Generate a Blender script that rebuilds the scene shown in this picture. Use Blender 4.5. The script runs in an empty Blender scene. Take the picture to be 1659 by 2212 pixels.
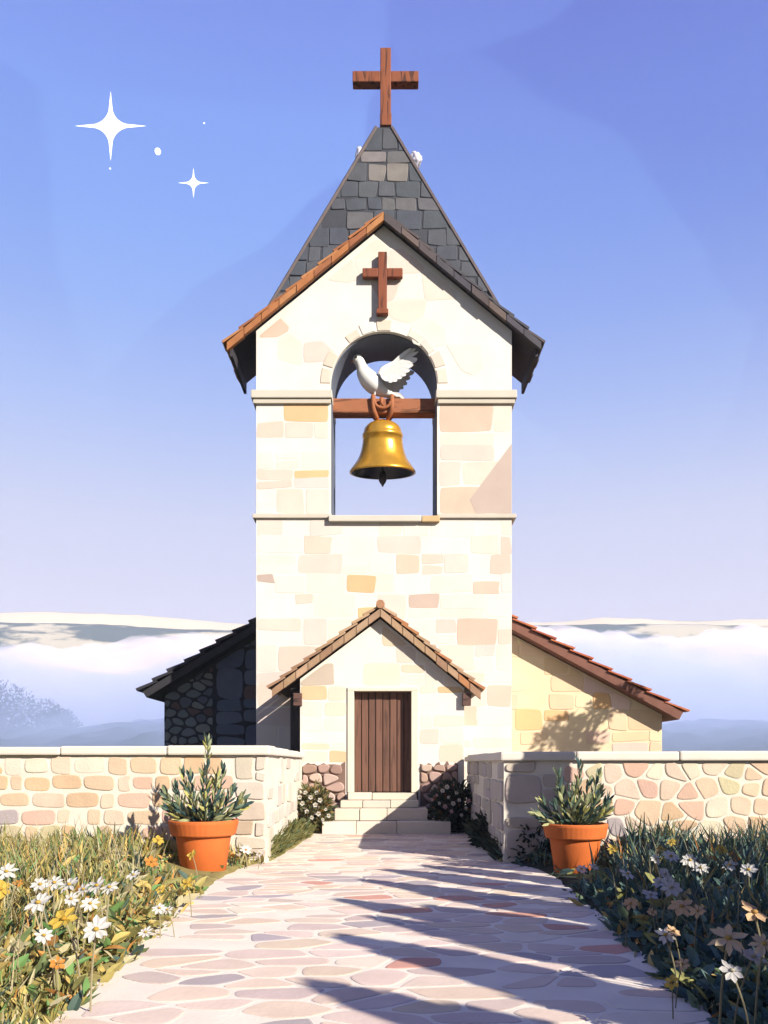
import bpy, bmesh, math, random
from mathutils import Vector, Matrix, noise as mnoise

R = math.radians
random.seed(7)
scene = bpy.context.scene
COL = scene.collection

# ------------------------------------------------------------------ camera
EYE = 1.25
HORIZON = 1650.0          # eye level in the 1659 x 2212 working frame
FPX = 1800.0
cam_d = bpy.data.cameras.new("camera")
cam = bpy.data.objects.new("camera", cam_d)
COL.objects.link(cam)
cam.location = (0, 0, EYE)
cam.rotation_euler = (R(90), 0, 0)
cam_d.sensor_fit = 'HORIZONTAL'
cam_d.sensor_width = 36
cam_d.lens = 36 * FPX / 1659
cam_d.shift_y = (HORIZON - 1106) / 1659
cam_d.clip_start = 0.05
cam_d.clip_end = 20000
scene.camera = cam

# ------------------------------------------------------------------ view / exposure
EXPO = 1.2
scene.view_settings.view_transform = 'Standard'
scene.view_settings.look = 'None'
scene.view_settings.gamma = 1
scene.view_settings.exposure = EXPO
scene.view_settings.use_curve_mapping = False
cy = scene.cycles
cy.use_denoising = True
cy.max_bounces = 12
cy.diffuse_bounces = 2
cy.glossy_bounces = 3
cy.transparent_max_bounces = 8
cy.volume_bounces = 10
cy.sample_clamp_indirect = 6

# ------------------------------------------------------------------ sun
SUN_AZ = 45.0            # degrees to the right of straight behind the camera
SUN_EL = 28.0
sd = Vector((math.sin(R(SUN_AZ)) * math.cos(R(SUN_EL)), -math.cos(R(SUN_AZ)) * math.cos(R(SUN_EL)), math.sin(R(SUN_EL))))
sun_d = bpy.data.lights.new("sun", 'SUN')
sun_d.energy = 5.0
sun_d.angle = R(0.5)
sun_d.color = (1.0, 0.92, 0.80)
sun = bpy.data.objects.new("sun", sun_d)
COL.objects.link(sun)
sun.rotation_euler = sd.to_track_quat('Z', 'Y').to_euler()
sun.location = (20, -20, 30)


def lin(r, g, b, k=1.0):
    f = lambda c: ((c / 255.0) / 12.92 if c / 255.0 <= 0.04045 else (((c / 255.0) + 0.055) / 1.055) ** 2.4) * k
    return (f(r), f(g), f(b), 1.0)


# ------------------------------------------------------------------ world sky
world = bpy.data.worlds.new("World")
scene.world = world
world.use_nodes = True
nt = world.node_tree
nt.nodes.clear()
N = nt.nodes.new
L = nt.links.new
out = N('ShaderNodeOutputWorld')
bg = N('ShaderNodeBackground')
L(bg.outputs[0], out.inputs[0])
tc = N('ShaderNodeTexCoord')
sep = N('ShaderNodeSeparateXYZ')
L(tc.outputs['Generated'], sep.inputs[0])
ramp = N('ShaderNodeValToRGB')
L(sep.outputs['Z'], ramp.inputs[0])
ke = 1.0 / (2 ** EXPO)
stops = [(0.0, (214, 205, 222)), (0.17, (219, 212, 235)), (0.27, (206, 208, 237)), (0.385, (168, 190, 245)),
         (0.467, (142, 175, 246)), (0.54, (127, 166, 247)), (0.61, (122, 158, 245)), (0.68, (114, 140, 234)), (0.78, (72, 102, 218)), (1.0, (34, 62, 190))]
er = ramp.color_ramp.elements
er[0].position, er[0].color = stops[0][0], lin(*stops[0][1], ke)
er[1].position, er[1].color = stops[-1][0], lin(*stops[-1][1], ke)
for p, c in stops[1:-1]:
    e = er.new(p)
    e.color = lin(*c, ke)
# soft overlapping patches of slightly deeper blue, as broad brush-like veils of air
nz = N('ShaderNodeTexNoise')
nz.inputs['Scale'].default_value = 2.2
nz.inputs['Detail'].default_value = 3
L(tc.outputs['Generated'], nz.inputs['Vector'])
vm = N('ShaderNodeVectorMath')
vm.operation = 'MULTIPLY_ADD'
vm.inputs[1].default_value = (0.16, 0.16, 0.16)
L(nz.outputs['Color'], vm.inputs[0])
L(tc.outputs['Generated'], vm.inputs[2])
vor = N('ShaderNodeTexVoronoi')
vor.feature = 'SMOOTH_F1'
vor.inputs['Smoothness'].default_value = 0.035
vor.inputs['Scale'].default_value = 3.6
vof = N('ShaderNodeVectorMath')
vof.inputs[1].default_value = (2.1, 1.4, 0.3)
L(vm.outputs[0], vof.inputs[0])
L(vof.outputs[0], vor.inputs['Vector'])
sc_ = N('ShaderNodeSeparateColor')
L(vor.outputs['Color'], sc_.inputs[0])
mr = N('ShaderNodeMapRange')
mr.inputs['From Min'].default_value = 0.0
mr.inputs['From Max'].default_value = 1.0
mr.inputs['To Min'].default_value = 0.0
mr.inputs['To Max'].default_value = 0.9
L(sc_.outputs[0], mr.inputs['Value'])
fade = N('ShaderNodeMapRange')
fade.inputs['From Min'].default_value = 0.30
fade.inputs['From Max'].default_value = 0.62
L(sep.outputs['Z'], fade.inputs['Value'])
mm = N('ShaderNodeMath')
mm.operation = 'MULTIPLY'
L(mr.outputs[0], mm.inputs[0])
side_ = N('ShaderNodeMapRange')
side_.inputs['From Min'].default_value = -0.35
side_.inputs['From Max'].default_value = 0.35
side_.inputs['To Min'].default_value = 0.55
side_.inputs['To Max'].default_value = 1.6
L(sep.outputs['X'], side_.inputs['Value'])
mside = N('ShaderNodeMath')
mside.operation = 'MULTIPLY'
L(fade.outputs[0], mside.inputs[0])
L(side_.outputs[0], mside.inputs[1])
L(mside.outputs[0], mm.inputs[1])
tint = N('ShaderNodeMix')
tint.data_type = 'RGBA'
tint.blend_type = 'MULTIPLY'
L(mm.outputs[0], tint.inputs['Factor'])
L(ramp.outputs['Color'], tint.inputs[6])
tint.inputs[7].default_value = (0.66, 0.62, 0.80, 1)
sky = N('ShaderNodeTexSky')
sky.sky_type = 'NISHITA'
sky.sun_disc = False
sky.sun_elevation = R(SUN_EL)
sky.sun_rotation = math.pi - R(SUN_AZ)
skm = N('ShaderNodeMix')
skm.data_type = 'RGBA'
skm.blend_type = 'MULTIPLY'
skm.inputs['Factor'].default_value = 1.0
L(sky.outputs[0], skm.inputs[6])
skm.inputs[7].default_value = (0.08, 0.08, 0.08, 1)
mixs = N('ShaderNodeMix')
mixs.data_type = 'RGBA'
mixs.inputs['Factor'].default_value = 0.05
L(tint.outputs[2], mixs.inputs[6])
L(skm.outputs[2], mixs.inputs[7])
# the sky behind the camera is unseen and dimmed to deepen the shade
bk_ = N('ShaderNodeMapRange')
bk_.inputs['From Min'].default_value = -0.9
bk_.inputs['From Max'].default_value = 0.45
bk_.inputs['To Min'].default_value = 0.5
bk_.inputs['To Max'].default_value = 1.0
L(sep.outputs['Y'], bk_.inputs['Value'])
bm2 = N('ShaderNodeMix')
bm2.data_type = 'RGBA'
bm2.blend_type = 'MULTIPLY'
bm2.inputs['Factor'].default_value = 1.0
L(mixs.outputs[2], bm2.inputs[6])
L(bk_.outputs[0], bm2.inputs[7])
L(bm2.outputs[2], bg.inputs[0])
bg.inputs[1].default_value = 1.0


# ================================================================== helpers
def PX(x, y, d):
    """Point at distance d seen at working-frame position (x, y)."""
    s = FPX / d
    return Vector(((x - 829.5) / s, d, EYE + (HORIZON - y) / s))


class MB:
    def __init__(self):
        self.v, self.f, self.c = [], [], []

    def add(self, verts, faces, col=(0.5, 0.5, 0.5)):
        o = len(self.v)
        self.v.extend([tuple(p) for p in verts])
        for fc in faces:
            self.f.append([i + o for i in fc])
            self.c.append((col[0], col[1], col[2], 1.0))

    def box(self, lo, hi, col=(0.5, 0.5, 0.5), M=None, bev=0.0):
        x0, y0, z0 = lo
        x1, y1, z1 = hi
        if bev <= 0:
            vs = [Vector(p) for p in ((x0, y0, z0), (x1, y0, z0), (x1, y1, z0), (x0, y1, z0), (x0, y0, z1), (x1, y0, z1), (x1, y1, z1), (x0, y1, z1))]
            fs = [(0, 3, 2, 1), (4, 5, 6, 7), (0, 1, 5, 4), (1, 2, 6, 5), (2, 3, 7, 6), (3, 0, 4, 7)]
        else:
            bm = bmesh.new()
            bmesh.ops.create_cube(bm, size=1)
            for q in bm.verts:
                q.co = Vector(((x0 + x1) / 2 + q.co.x * (x1 - x0), (y0 + y1) / 2 + q.co.y * (y1 - y0), (z0 + z1) / 2 + q.co.z * (z1 - z0)))
            bmesh.ops.bevel(bm, geom=list(bm.edges), offset=bev, segments=2, affect='EDGES', profile=0.6)
            bm.verts.index_update()
            vs = [q.co.copy() for q in bm.verts]
            fs = [[q.index for q in f.verts] for f in bm.faces]
            bm.free()
        if M is not None:
            vs = [M @ p for p in vs]
        self.add(vs, fs, col)

    def prism(self, poly, y0, y1, col=(0.5, 0.5, 0.5)):
        """poly: (x, z) outline, counter-clockwise seen from the front (-Y)."""
        n = len(poly)
        vs = [(p[0], y0, p[1]) for p in poly] + [(p[0], y1, p[1]) for p in poly]
        fs = [list(range(n)), list(range(2 * n - 1, n - 1, -1))]
        for i in range(n):
            j = (i + 1) % n
            fs.append((i, i + n, j + n, j))
        self.add(vs, fs, col)

    def lathe(self, prof, c, seg=32, col=(0.5, 0.5, 0.5), cap=True):
        vs, fs = [], []
        n = len(prof)
        for i in range(seg):
            a = 2 * math.pi * i / seg
            for r, z in prof:
                vs.append((c[0] + r * math.cos(a), c[1] + r * math.sin(a), c[2] + z))
        for i in range(seg):
            k = (i + 1) % seg
            for j in range(n - 1):
                fs.append((i * n + j, k * n + j, k * n + j + 1, i * n + j + 1))
        if cap:
            fs.append([i * n for i in range(seg)][::-1])
            fs.append([i * n + n - 1 for i in range(seg)])
        self.add(vs, fs, col)

    def tube(self, pts, rad, seg=6, col=(0.5, 0.5, 0.5), flat=1.0):
        pts = [Vector(p) for p in pts]
        if not isinstance(rad, (list, tuple)):
            rad = [rad] * len(pts)
        vs, fs = [], []
        up = Vector((0.13, 1, 0.21)).normalized()
        for i, p in enumerate(pts):
            t = (pts[min(i + 1, len(pts) - 1)] - pts[max(i - 1, 0)])
            t = t.normalized() if t.length > 1e-9 else Vector((0, 0, 1))
            a = t.cross(up)
            a = a.normalized() if a.length > 1e-4 else t.cross(Vector((1, 0, 0))).normalized()
            b = t.cross(a).normalized()
            for k in range(seg):
                an = 2 * math.pi * k / seg
                vs.append(p + a * (math.cos(an) * rad[i]) + b * (math.sin(an) * rad[i] * flat))
        for i in range(len(pts) - 1):
            for k in range(seg):
                k2 = (k + 1) % seg
                fs.append((i * seg + k, i * seg + k2, (i + 1) * seg + k2, (i + 1) * seg + k))
        fs.append(list(range(seg))[::-1])
        fs.append([(len(pts) - 1) * seg + k for k in range(seg)])
        self.add(vs, fs, col)

    def sphere(self, c, r, col=(0.5, 0.5, 0.5), seg=12, sc=(1, 1, 1)):
        vs, fs = [], []
        rings = seg // 2
        for j in range(rings + 1):
            th = math.pi * j / rings
            for i in range(seg):
                a = 2 * math.pi * i / seg
                vs.append((c[0] + r * sc[0] * math.sin(th) * math.cos(a), c[1] + r * sc[1] * math.sin(th) * math.sin(a), c[2] + r * sc[2] * math.cos(th)))
        for j in range(rings):
            for i in range(seg):
                k = (i + 1) % seg
                fs.append((j * seg + i, (j + 1) * seg + i, (j + 1) * seg + k, j * seg + k))
        self.add(vs, fs, col)

    def leaf(self, p, d, length, width, col, side=None, bend=0.25, seg=3, wpos=0.45):
        """A folded, bent leaf blade from p along d."""
        d = Vector(d).normalized()
        if side is None:
            side = d.cross(Vector((random.uniform(-1, 1), random.uniform(-1, 1), random.uniform(-.3, .3))))
            if side.length < 1e-3:
                side = d.cross(Vector((1, 0, 0)))
        side = Vector(side).normalized()
        nrm = side.cross(d).normalized()
        if nrm.z < 0:
            nrm = -nrm
        vs, fs = [], []
        P = Vector(p)
        for i in range(seg + 1):
            t = i / seg
            c = P + d * (length * t) - nrm * (bend * length * t * t)
            w = width * 0.5 * (math.sin(math.pi * min(1, t / (2 * wpos))) if t < wpos else math.cos(math.pi * 0.5 * (t - wpos) / (1 - wpos)))
            w = max(w, width * 0.06)
            vs += [c - side * w, c + nrm * (-w * 0.35), c + side * w]
        for i in range(seg):
            a = i * 3
            fs += [(a, a + 1, a + 4, a + 3), (a + 1, a + 2, a + 5, a + 4)]
        self.add(vs, fs, col)

    def build(self, name, mat, parent=None, smooth=False, origin=None):
        me = bpy.data.meshes.new(name)
        vs = self.v
        if origin is not None:
            ox, oy, oz = origin
            vs = [(p[0] - ox, p[1] - oy, p[2] - oz) for p in vs]
        me.from_pydata(vs, [], self.f)
        at = me.color_attributes.new("Col", 'FLOAT_COLOR', 'CORNER')
        buf = []
        for fc, c in zip(self.f, self.c):
            buf.extend(c * len(fc))
        at.data.foreach_set("color", buf)
        if smooth:
            me.polygons.foreach_set("use_smooth", [True] * len(me.polygons))
        me.materials.append(mat)
        me.update()
        o = bpy.data.objects.new(name, me)
        COL.objects.link(o)
        if origin is not None:
            o.location = origin
        if parent is not None:
            o.parent = parent
            if origin is None:
                o.matrix_parent_inverse = Matrix.Translation(parent.location).inverted()
        return o


def tag(o, label=None, cat=None, group=None, kind=None):
    if label:
        o["label"] = label
    if cat:
        o["category"] = cat
    if group:
        o["group"] = group
    if kind:
        o["kind"] = kind
    return o


def thing(name, loc, label, cat, group=None):
    o = bpy.data.objects.new(name, None)
    o.empty_display_size = 0.2
    COL.objects.link(o)
    o.location = loc
    return tag(o, label, cat, group)


def dup(root, loc, rotz=0.0, scale=1.0, label=None, group=None):
    r = root.copy()
    COL.objects.link(r)
    r.location = loc
    r.rotation_euler = (0, 0, rotz)
    r.scale = (scale,) * 3
    if label:
        r["label"] = label
    if group:
        r["group"] = group
    for ch in list(root.children):
        c = ch.copy()
        COL.objects.link(c)
        c.parent = r
        for g in list(ch.children):
            d = g.copy()
            COL.objects.link(d)
            d.parent = c
    return r


# ------------------------------------------------------------------ materials
KA = 0.68      # overall surface reflectance


def mat_attr(name, rough=0.85, var=0.12, vscale=3.0, bump=0.15, bscale=40.0, metallic=0.0, trans=0.0, spec=0.3, var2=None):
    m = bpy.data.materials.new(name)
    m.use_nodes = True
    t = m.node_tree
    t.nodes.clear()
    n = t.nodes.new
    l = t.links.new
    o = n('ShaderNodeOutputMaterial')
    b = n('ShaderNodeBsdfPrincipled')
    b.inputs['Roughness'].default_value = rough
    b.inputs['Metallic'].default_value = metallic
    b.inputs['Specular IOR Level'].default_value = spec
    at = n('ShaderNodeAttribute')
    at.attribute_name = "Col"
    tcn = n('ShaderNodeTexCoord')
    nz1 = n('ShaderNodeTexNoise')
    nz1.inputs['Scale'].default_value = vscale
    nz1.inputs['Detail'].default_value = 5
    l(tcn.outputs['Object'], nz1.inputs['Vector'])
    mp = n('ShaderNodeMapRange')
    mp.inputs['From Min'].default_value = 0.25
    mp.inputs['From Max'].default_value = 0.75
    mp.inputs['To Min'].default_value = KA * (1 - var)
    mp.inputs['To Max'].default_value = KA * (1 + var)
    l(nz1.outputs['Fac'], mp.inputs['Value'])
    mx = n('ShaderNodeMix')
    mx.data_type = 'RGBA'
    mx.blend_type = 'MULTIPLY'
    mx.inputs['Factor'].default_value = 1
    l(at.outputs['Color'], mx.inputs[6])
    l(mp.outputs[0], mx.inputs[7])
    l(mx.outputs[2], b.inputs['Base Color'])
    if bump > 0:
        nz2 = n('ShaderNodeTexNoise')
        nz2.inputs['Scale'].default_value = bscale
        nz2.inputs['Detail'].default_value = 6
        l(tcn.outputs['Object'], nz2.inputs['Vector'])
        bp = n('ShaderNodeBump')
        bp.inputs['Strength'].default_value = bump
        bp.inputs['Distance'].default_value = 0.02
        l(nz2.outputs['Fac'], bp.inputs['Height'])
        l(bp.outputs[0], b.inputs['Normal'])
    if trans > 0:
        tr = n('ShaderNodeBsdfTranslucent')
        l(mx.outputs[2], tr.inputs['Color'])
        ms = n('ShaderNodeMixShader')
        ms.inputs[0].default_value = trans
        l(b.outputs[0], ms.inputs[1])
        l(tr.outputs[0], ms.inputs[2])
        l(ms.outputs[0], o.inputs[0])
    else:
        l(b.outputs[0], o.inputs[0])
    return m


def mat_wood(name, stretch=(14, 14, 1.2), dark=0.35, rough=0.7, bump=0.3):
    m = mat_attr(name, rough, 0.1, 3, 0, 40)
    t = m.node_tree
    n = t.nodes.new
    l = t.links.new
    b = next(x for x in t.nodes if x.type == 'BSDF_PRINCIPLED')
    src = b.inputs['Base Color'].links[0].from_socket
    tcn = n('ShaderNodeTexCoord')
    mpn = n('ShaderNodeMapping')
    mpn.inputs['Scale'].default_value = stretch
    l(tcn.outputs['Object'], mpn.inputs['Vector'])
    nz = n('ShaderNodeTexNoise')
    nz.inputs['Scale'].default_value = 1.0
    nz.inputs['Detail'].default_value = 4
    nz.inputs['Distortion'].default_value = 0.8
    l(mpn.outputs[0], nz.inputs['Vector'])
    rp = n('ShaderNodeValToRGB')
    rp.color_ramp.elements[0].position = 0.38
    rp.color_ramp.elements[0].color = (dark, dark, dark, 1)
    rp.color_ramp.elements[1].position = 0.47
    rp.color_ramp.elements[1].color = (1, 1, 1, 1)
    l(nz.outputs['Fac'], rp.inputs[0])
    mx = n('ShaderNodeMix')
    mx.data_type = 'RGBA'
    mx.blend_type = 'MULTIPLY'
    mx.inputs['Factor'].default_value = 1
    l(src, mx.inputs[6])
    l(rp.outputs[0], mx.inputs[7])
    l(mx.outputs[2], b.inputs['Base Color'])
    bp = n('ShaderNodeBump')
    bp.inputs['Strength'].default_value = bump
    bp.inputs['Distance'].default_value = 0.02
    l(nz.outputs['Fac'], bp.inputs['Height'])
    l(bp.outputs[0], b.inputs['Normal'])
    return m


M_STONE = mat_attr("limestone", 0.9, 0.06, 2.2, 0.12, 30)
M_RUBBLE = mat_attr("rubble_stone", 0.9, 0.09, 5, 0.2, 35)
M_PATH = mat_attr("paving_stone", 0.85, 0.08, 4, 0.15, 30)
M_SLATE = mat_attr("slate", 0.75, 0.15, 5, 0.25, 25)
M_TILE = mat_attr("clay_tile", 0.8, 0.15, 6, 0.2, 30)
M_TERRA = mat_attr("terracotta", 0.75, 0.10, 5, 0.12, 40)
M_WOOD = mat_wood("carved_wood", (9, 9, 1.1), 0.3)
M_WOODH = mat_wood("beam_wood", (1.2, 10, 10), 0.4)
M_DOOR = mat_wood("door_wood", (16, 16, 1.0), 0.65, 0.7, 0.25)
M_BRONZE = mat_attr("bell_bronze", 0.27, 0.2, 4, 0.08, 12, metallic=0.65, spec=0.6)
M_IRON = mat_attr("iron", 0.5, 0.1, 8, 0.1, 40, metallic=0.6)
M_LEAF = mat_attr("leaf", 0.6, 0.12, 20, 0, trans=0.25)
M_PETAL = mat_attr("petal", 0.7, 0.04, 20, 0, trans=0.3)
M_SOIL = mat_attr("soil", 0.95, 0.25, 6, 0.4, 25)
M_GRASSG = mat_attr("meadow", 0.95, 0.25, 0.8, 0.3, 8)
M_FEATHER = mat_attr("white_feather", 0.8, 0.03, 12, 0.08, 60)
M_PLAIN = mat_attr("plain", 0.5, 0.02, 5, 0)
M_BARK = mat_attr("bark", 0.9, 0.2, 10, 0.4, 20)


# ------------------------------------------------------------------ stone layout (2-D)
def clip(poly, a, b, c):
    """Keep a*u + b*v <= c."""
    o = []
    n = len(poly)
    for i in range(n):
        p, q = poly[i], poly[(i + 1) % n]
        dp, dq = a * p[0] + b * p[1] - c, a * q[0] + b * q[1] - c
        if dp <= 0:
            o.append(p)
        if (dp < 0 < dq) or (dq < 0 < dp):
            t = dp / (dp - dq)
            o.append((p[0] + (q[0] - p[0]) * t, p[1] + (q[1] - p[1]) * t))
    return o


def area(poly):
    return 0.5 * sum(poly[i][0] * poly[(i + 1) % len(poly)][1] - poly[(i + 1) % len(poly)][0] * poly[i][1] for i in range(len(poly)))


def inset(poly, m):
    base = poly
    for i in range(len(base)):
        p, q = base[i], base[(i + 1) % len(base)]
        dx, dy = q[0] - p[0], q[1] - p[1]
        ln = math.hypot(dx, dy)
        if ln < 1e-6:
            continue
        nx, ny = dy / ln, -dx / ln          # outward for ccw
        poly = clip(poly, nx, ny, nx * p[0] + ny * p[1] - m)
        if len(poly) < 3:
            return []
    return poly


def chaikin(poly, k=0.25, it=1):
    for _ in range(it):
        o = []
        n = len(poly)
        for i in range(n):
            p, q = poly[i], poly[(i + 1) % n]
            o.append((p[0] + (q[0] - p[0]) * k, p[1] + (q[1] - p[1]) * k))
            o.append((p[0] + (q[0] - p[0]) * (1 - k), p[1] + (q[1] - p[1]) * (1 - k)))
        poly = o
    return poly


def stone(mb, poly, mapf, relief, col, bev=0.012, hole=None):
    if len(poly) < 3:
        return
    if hole:
        poly = [hole(p) for p in poly]
    if area(poly) < 0.0015:
        return
    cx = sum(p[0] for p in poly) / len(poly)
    cyy = sum(p[1] for p in poly) / len(poly)
    top = []
    for p in poly:
        dx, dy = p[0] - cx, p[1] - cyy
        ln = max(1e-6, math.hypot(dx, dy))
        s = max(0.5, 1 - bev / ln)
        top.append((cx + dx * s, cyy + dy * s))
    n = len(poly)
    tl = [random.uniform(-.2, .2) * relief for _ in range(2)]
    vs = [mapf(p[0], p[1], -0.01) for p in poly]
    vs += [mapf(p[0], p[1], relief * 0.55) for p in poly]
    vs += [mapf(p[0], p[1], relief * (1 + tl[0] * (p[0] - cx) + tl[1] * (p[1] - cyy))) for p in top]
    fs = []
    for r in range(2):
        for i in range(n):
            j = (i + 1) % n
            fs.append((r * n + i, r * n + j, (r + 1) * n + j, (r + 1) * n + i))
    fs.append([2 * n + i for i in range(n)])
    mb.add(vs, fs, col)


def pick(pal):
    t = random.random() * sum(w for w, _ in pal)
    for w, c in pal:
        t -= w
        if t <= 0:
            break
    k = random.uniform(0.93, 1.06)
    return (c[0] * k, c[1] * k * random.uniform(.98, 1.02), c[2] * k * random.uniform(.96, 1.04))


def ashlar(mb, u0, u1, v0, v1, rows, cols, gap, relief, pal, mapf, clips=(), hole=None, holetest=None, skip=0.25, rnd=0.12, jit=0.02):
    v = v0
    while v < v1 - 0.05:
        h = random.uniform(*rows)
        if v + h > v1 - rows[0] * 0.6:
            h = v1 - v
        u = u0
        while u < u1 - 0.03:
            w = random.uniform(*cols)
            if u + w > u1 - cols[0] * 0.6:
                w = u1 - u
            parts = [(u, v, w, h)]
            if h > rows[0] * 1.5 and random.random() < 0.35:
                k = random.uniform(.4, .6)
                parts = [(u, v, w, h * k), (u, v + h * k, w, h * (1 - k))]
            for (a, b, ww, hh) in parts:
                if random.random() < skip:
                    continue
                j = lambda: random.uniform(-jit, jit)
                poly = [(a + gap + abs(j()), b + gap + j()), (a + ww - gap + j(), b + gap + j()), (a + ww - gap + j(), b + hh - gap + j()), (a + gap + abs(j()), b + hh - gap + j())]
                if random.random() < .4:
                    poly.insert(2, (a + ww - gap * .5 + j(), b + hh * random.uniform(.3, .7)))
                for c in ((-1, 0, -(u0)), (1, 0, u1), (0, -1, -v0), (0, 1, v1)):
                    poly = clip(poly, *c)
                for c in clips:
                    poly = clip(poly, *c)
                    if len(poly) < 3:
                        break
                if len(poly) < 3 or abs(area(poly)) < .004:
                    continue
                cu = sum(p[0] for p in poly) / len(poly)
                cv = sum(p[1] for p in poly) / len(poly)
                if holetest and holetest(cu, cv):
                    continue
                poly = chaikin(poly, rnd, 1)
                poly = chaikin(poly, 0.25, 1)
                stone(mb, poly, mapf, relief * random.uniform(.5, 1.3), pick(pal), hole=hole)
            u += w
        v += h


def rubble(mb, u0, u1, v0, v1, du, dv, gap, relief, pal, mapf, clips=(), jit=0.38, rnd=0.25, bev=0.02, stagger=True, inside=None, skip=0.0):
    seeds = []
    nv = max(1, round((v1 - v0) / dv))
    nu = max(1, round((u1 - u0) / du))
    for r in range(-1, nv + 1):
        k = random.uniform(.75, 1.3)
        m = max(2, round(nu * k))
        for c in range(-1, m + 1):
            seeds.append((u0 + (c + .5 + (0.5 if (r % 2 and stagger) else 0) + random.uniform(-jit, jit)) * (u1 - u0) / m,
                          v0 + (r + .5 + random.uniform(-jit, jit)) * (v1 - v0) / nv))
    rad = 3.2 * max(du, dv)
    asp = du / dv
    for i, (a, b) in enumerate(seeds):
        if not (u0 - .02 <= a <= u1 + .02 and v0 - .02 <= b <= v1 + .02):
            continue
        if inside and not inside(a, b):
            continue
        if random.random() < skip:
            continue
        poly = [(max(u0, a - rad), max(v0, b - rad)), (min(u1, a + rad), max(v0, b - rad)), (min(u1, a + rad), min(v1, b + rad)), (max(u0, a - rad), min(v1, b + rad))]
        for j, (c, d) in enumerate(seeds):
            if i == j or abs(c - a) > rad or abs(d - b) > rad:
                continue
            # bisector in a space squeezed along u so that stones lie flat
            nx, ny = (c - a) / (asp * asp), (d - b)
            mid = ((a + c) / 2, (b + d) / 2)
            poly = clip(poly, nx, ny, nx * mid[0] + ny * mid[1])
            if len(poly) < 3:
                break
        for c in clips:
            if len(poly) < 3:
                break
            poly = clip(poly, *c)
        if len(poly) < 3:
            continue
        poly = inset(poly, gap * random.uniform(.7, 1.3))
        if len(poly) < 3:
            continue
        poly = chaikin(poly, rnd, 1)
        poly = chaikin(poly, 0.25, 1)
        stone(mb, poly, mapf, relief * random.uniform(.6, 1.3), pick(pal), bev)


def front(Y):
    return lambda u, v, h: (u, Y - h, v)


# palettes (true surface colours)
PLASTER = (0.83, 0.785, 0.71)
FACADE = [(6, (0.80, 0.74, 0.66)), (3.5, (0.77, 0.68, 0.60)), (2.6, (0.75, 0.63, 0.54)), (1.6, (0.72, 0.55, 0.43)), (.8, (0.74, 0.50, 0.28)), (.4, (0.56, 0.45, 0.38))]
PORCH = [(5, (0.80, 0.72, 0.61)), (3, (0.77, 0.67, 0.55)), (1.5, (0.74, 0.60, 0.45)), (.6, (0.72, 0.52, 0.31)), (.4, (0.60, 0.50, 0.41))]
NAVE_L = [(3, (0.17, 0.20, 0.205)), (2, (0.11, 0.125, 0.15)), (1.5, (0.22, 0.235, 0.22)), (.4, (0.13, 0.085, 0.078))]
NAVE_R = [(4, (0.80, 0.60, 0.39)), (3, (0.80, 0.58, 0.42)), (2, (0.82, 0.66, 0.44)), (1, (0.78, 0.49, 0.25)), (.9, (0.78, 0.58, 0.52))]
GARDEN = [(4, (0.72, 0.54, 0.38)), (3, (0.73, 0.58, 0.45)), (2.4, (0.66, 0.47, 0.30)), (2.4, (0.70, 0.47, 0.36)), (.45, (0.47, 0.41, 0.42)), (1, (0.63, 0.55, 0.35)), (2, (0.76, 0.67, 0.53))]
PAVE = [(5, (0.83, 0.66, 0.55)), (4, (0.83, 0.65, 0.50)), (2.4, (0.70, 0.56, 0.49)), (1.3, (0.52, 0.45, 0.44)), (.6, (0.74, 0.39, 0.29)), (2, (0.87, 0.76, 0.62))]
SLATES = [(4, (0.070, 0.080, 0.102)), (3, (0.088, 0.096, 0.115)), (2, (0.13, 0.128, 0.138)), (1.2, (0.21, 0.19, 0.185)), (.4, (0.34, 0.30, 0.28))]

# ================================================================== setting
# ground: one sheet to the horizon
g = MB()
g.add([(-6000, -600, -0.06), (6000, -600, -0.06), (6000, 9000, -0.06), (-6000, 9000, -0.06)], [(0, 1, 2, 3)], (0.10, 0.11, 0.045))
tag(g.build("ground", M_GRASSG), kind='structure')


def lerp_tab(tab, y):
    if y <= tab[0][0]:
        return tab[0][1]
    for (a, b), (c, d) in zip(tab, tab[1:]):
        if y <= c:
            return b + (d - b) * (y - a) / (c - a)
    return tab[-1][1]


EDGE_L = [(0, -1.55), (4, -1.6), (7, -1.76), (9, -1.80), (9.9, -1.74), (10.7, -1.47), (12, -1.36), (14.8, -1.25)]
EDGE_R = [(0, 1.6), (4, 1.64), (7, 1.80), (9.2, 1.90), (9.9, 1.84), (10.7, 1.50), (12, 1.46), (14.8, 1.48)]


def edge(tab, y, s):
    return lerp_tab(tab, y) + 0.05 * mnoise.noise((y * 1.3, s, 0)) + 0.03 * mnoise.noise((y * 4, s, 3))


p = MB()
ys = [0.6 + i * 0.1 for i in range(147)]
vs = []
for y in ys:
    vs += [(edge(EDGE_L, y, 1), y, 0.0), (edge(EDGE_R, y, 5), y, 0.0)]
p.add(vs, [(2 * i, 2 * i + 1, 2 * i + 3, 2 * i + 2) for i in range(len(ys) - 1)], (0.95, 0.84, 0.70))
rubble(p, -2.0, 2.1, 0.8, 15.2, 0.40, 0.23, 0.017, 0.0045, PAVE, lambda u, v, h: (u, v, h), jit=0.46, rnd=0.17, bev=.012,
       inside=lambda a, b: edge(EDGE_L, b, 1) + .1 < a < edge(EDGE_R, b, 5) - .1, skip=0.12)
tag(p.build("path", M_PATH), kind='structure')

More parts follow.
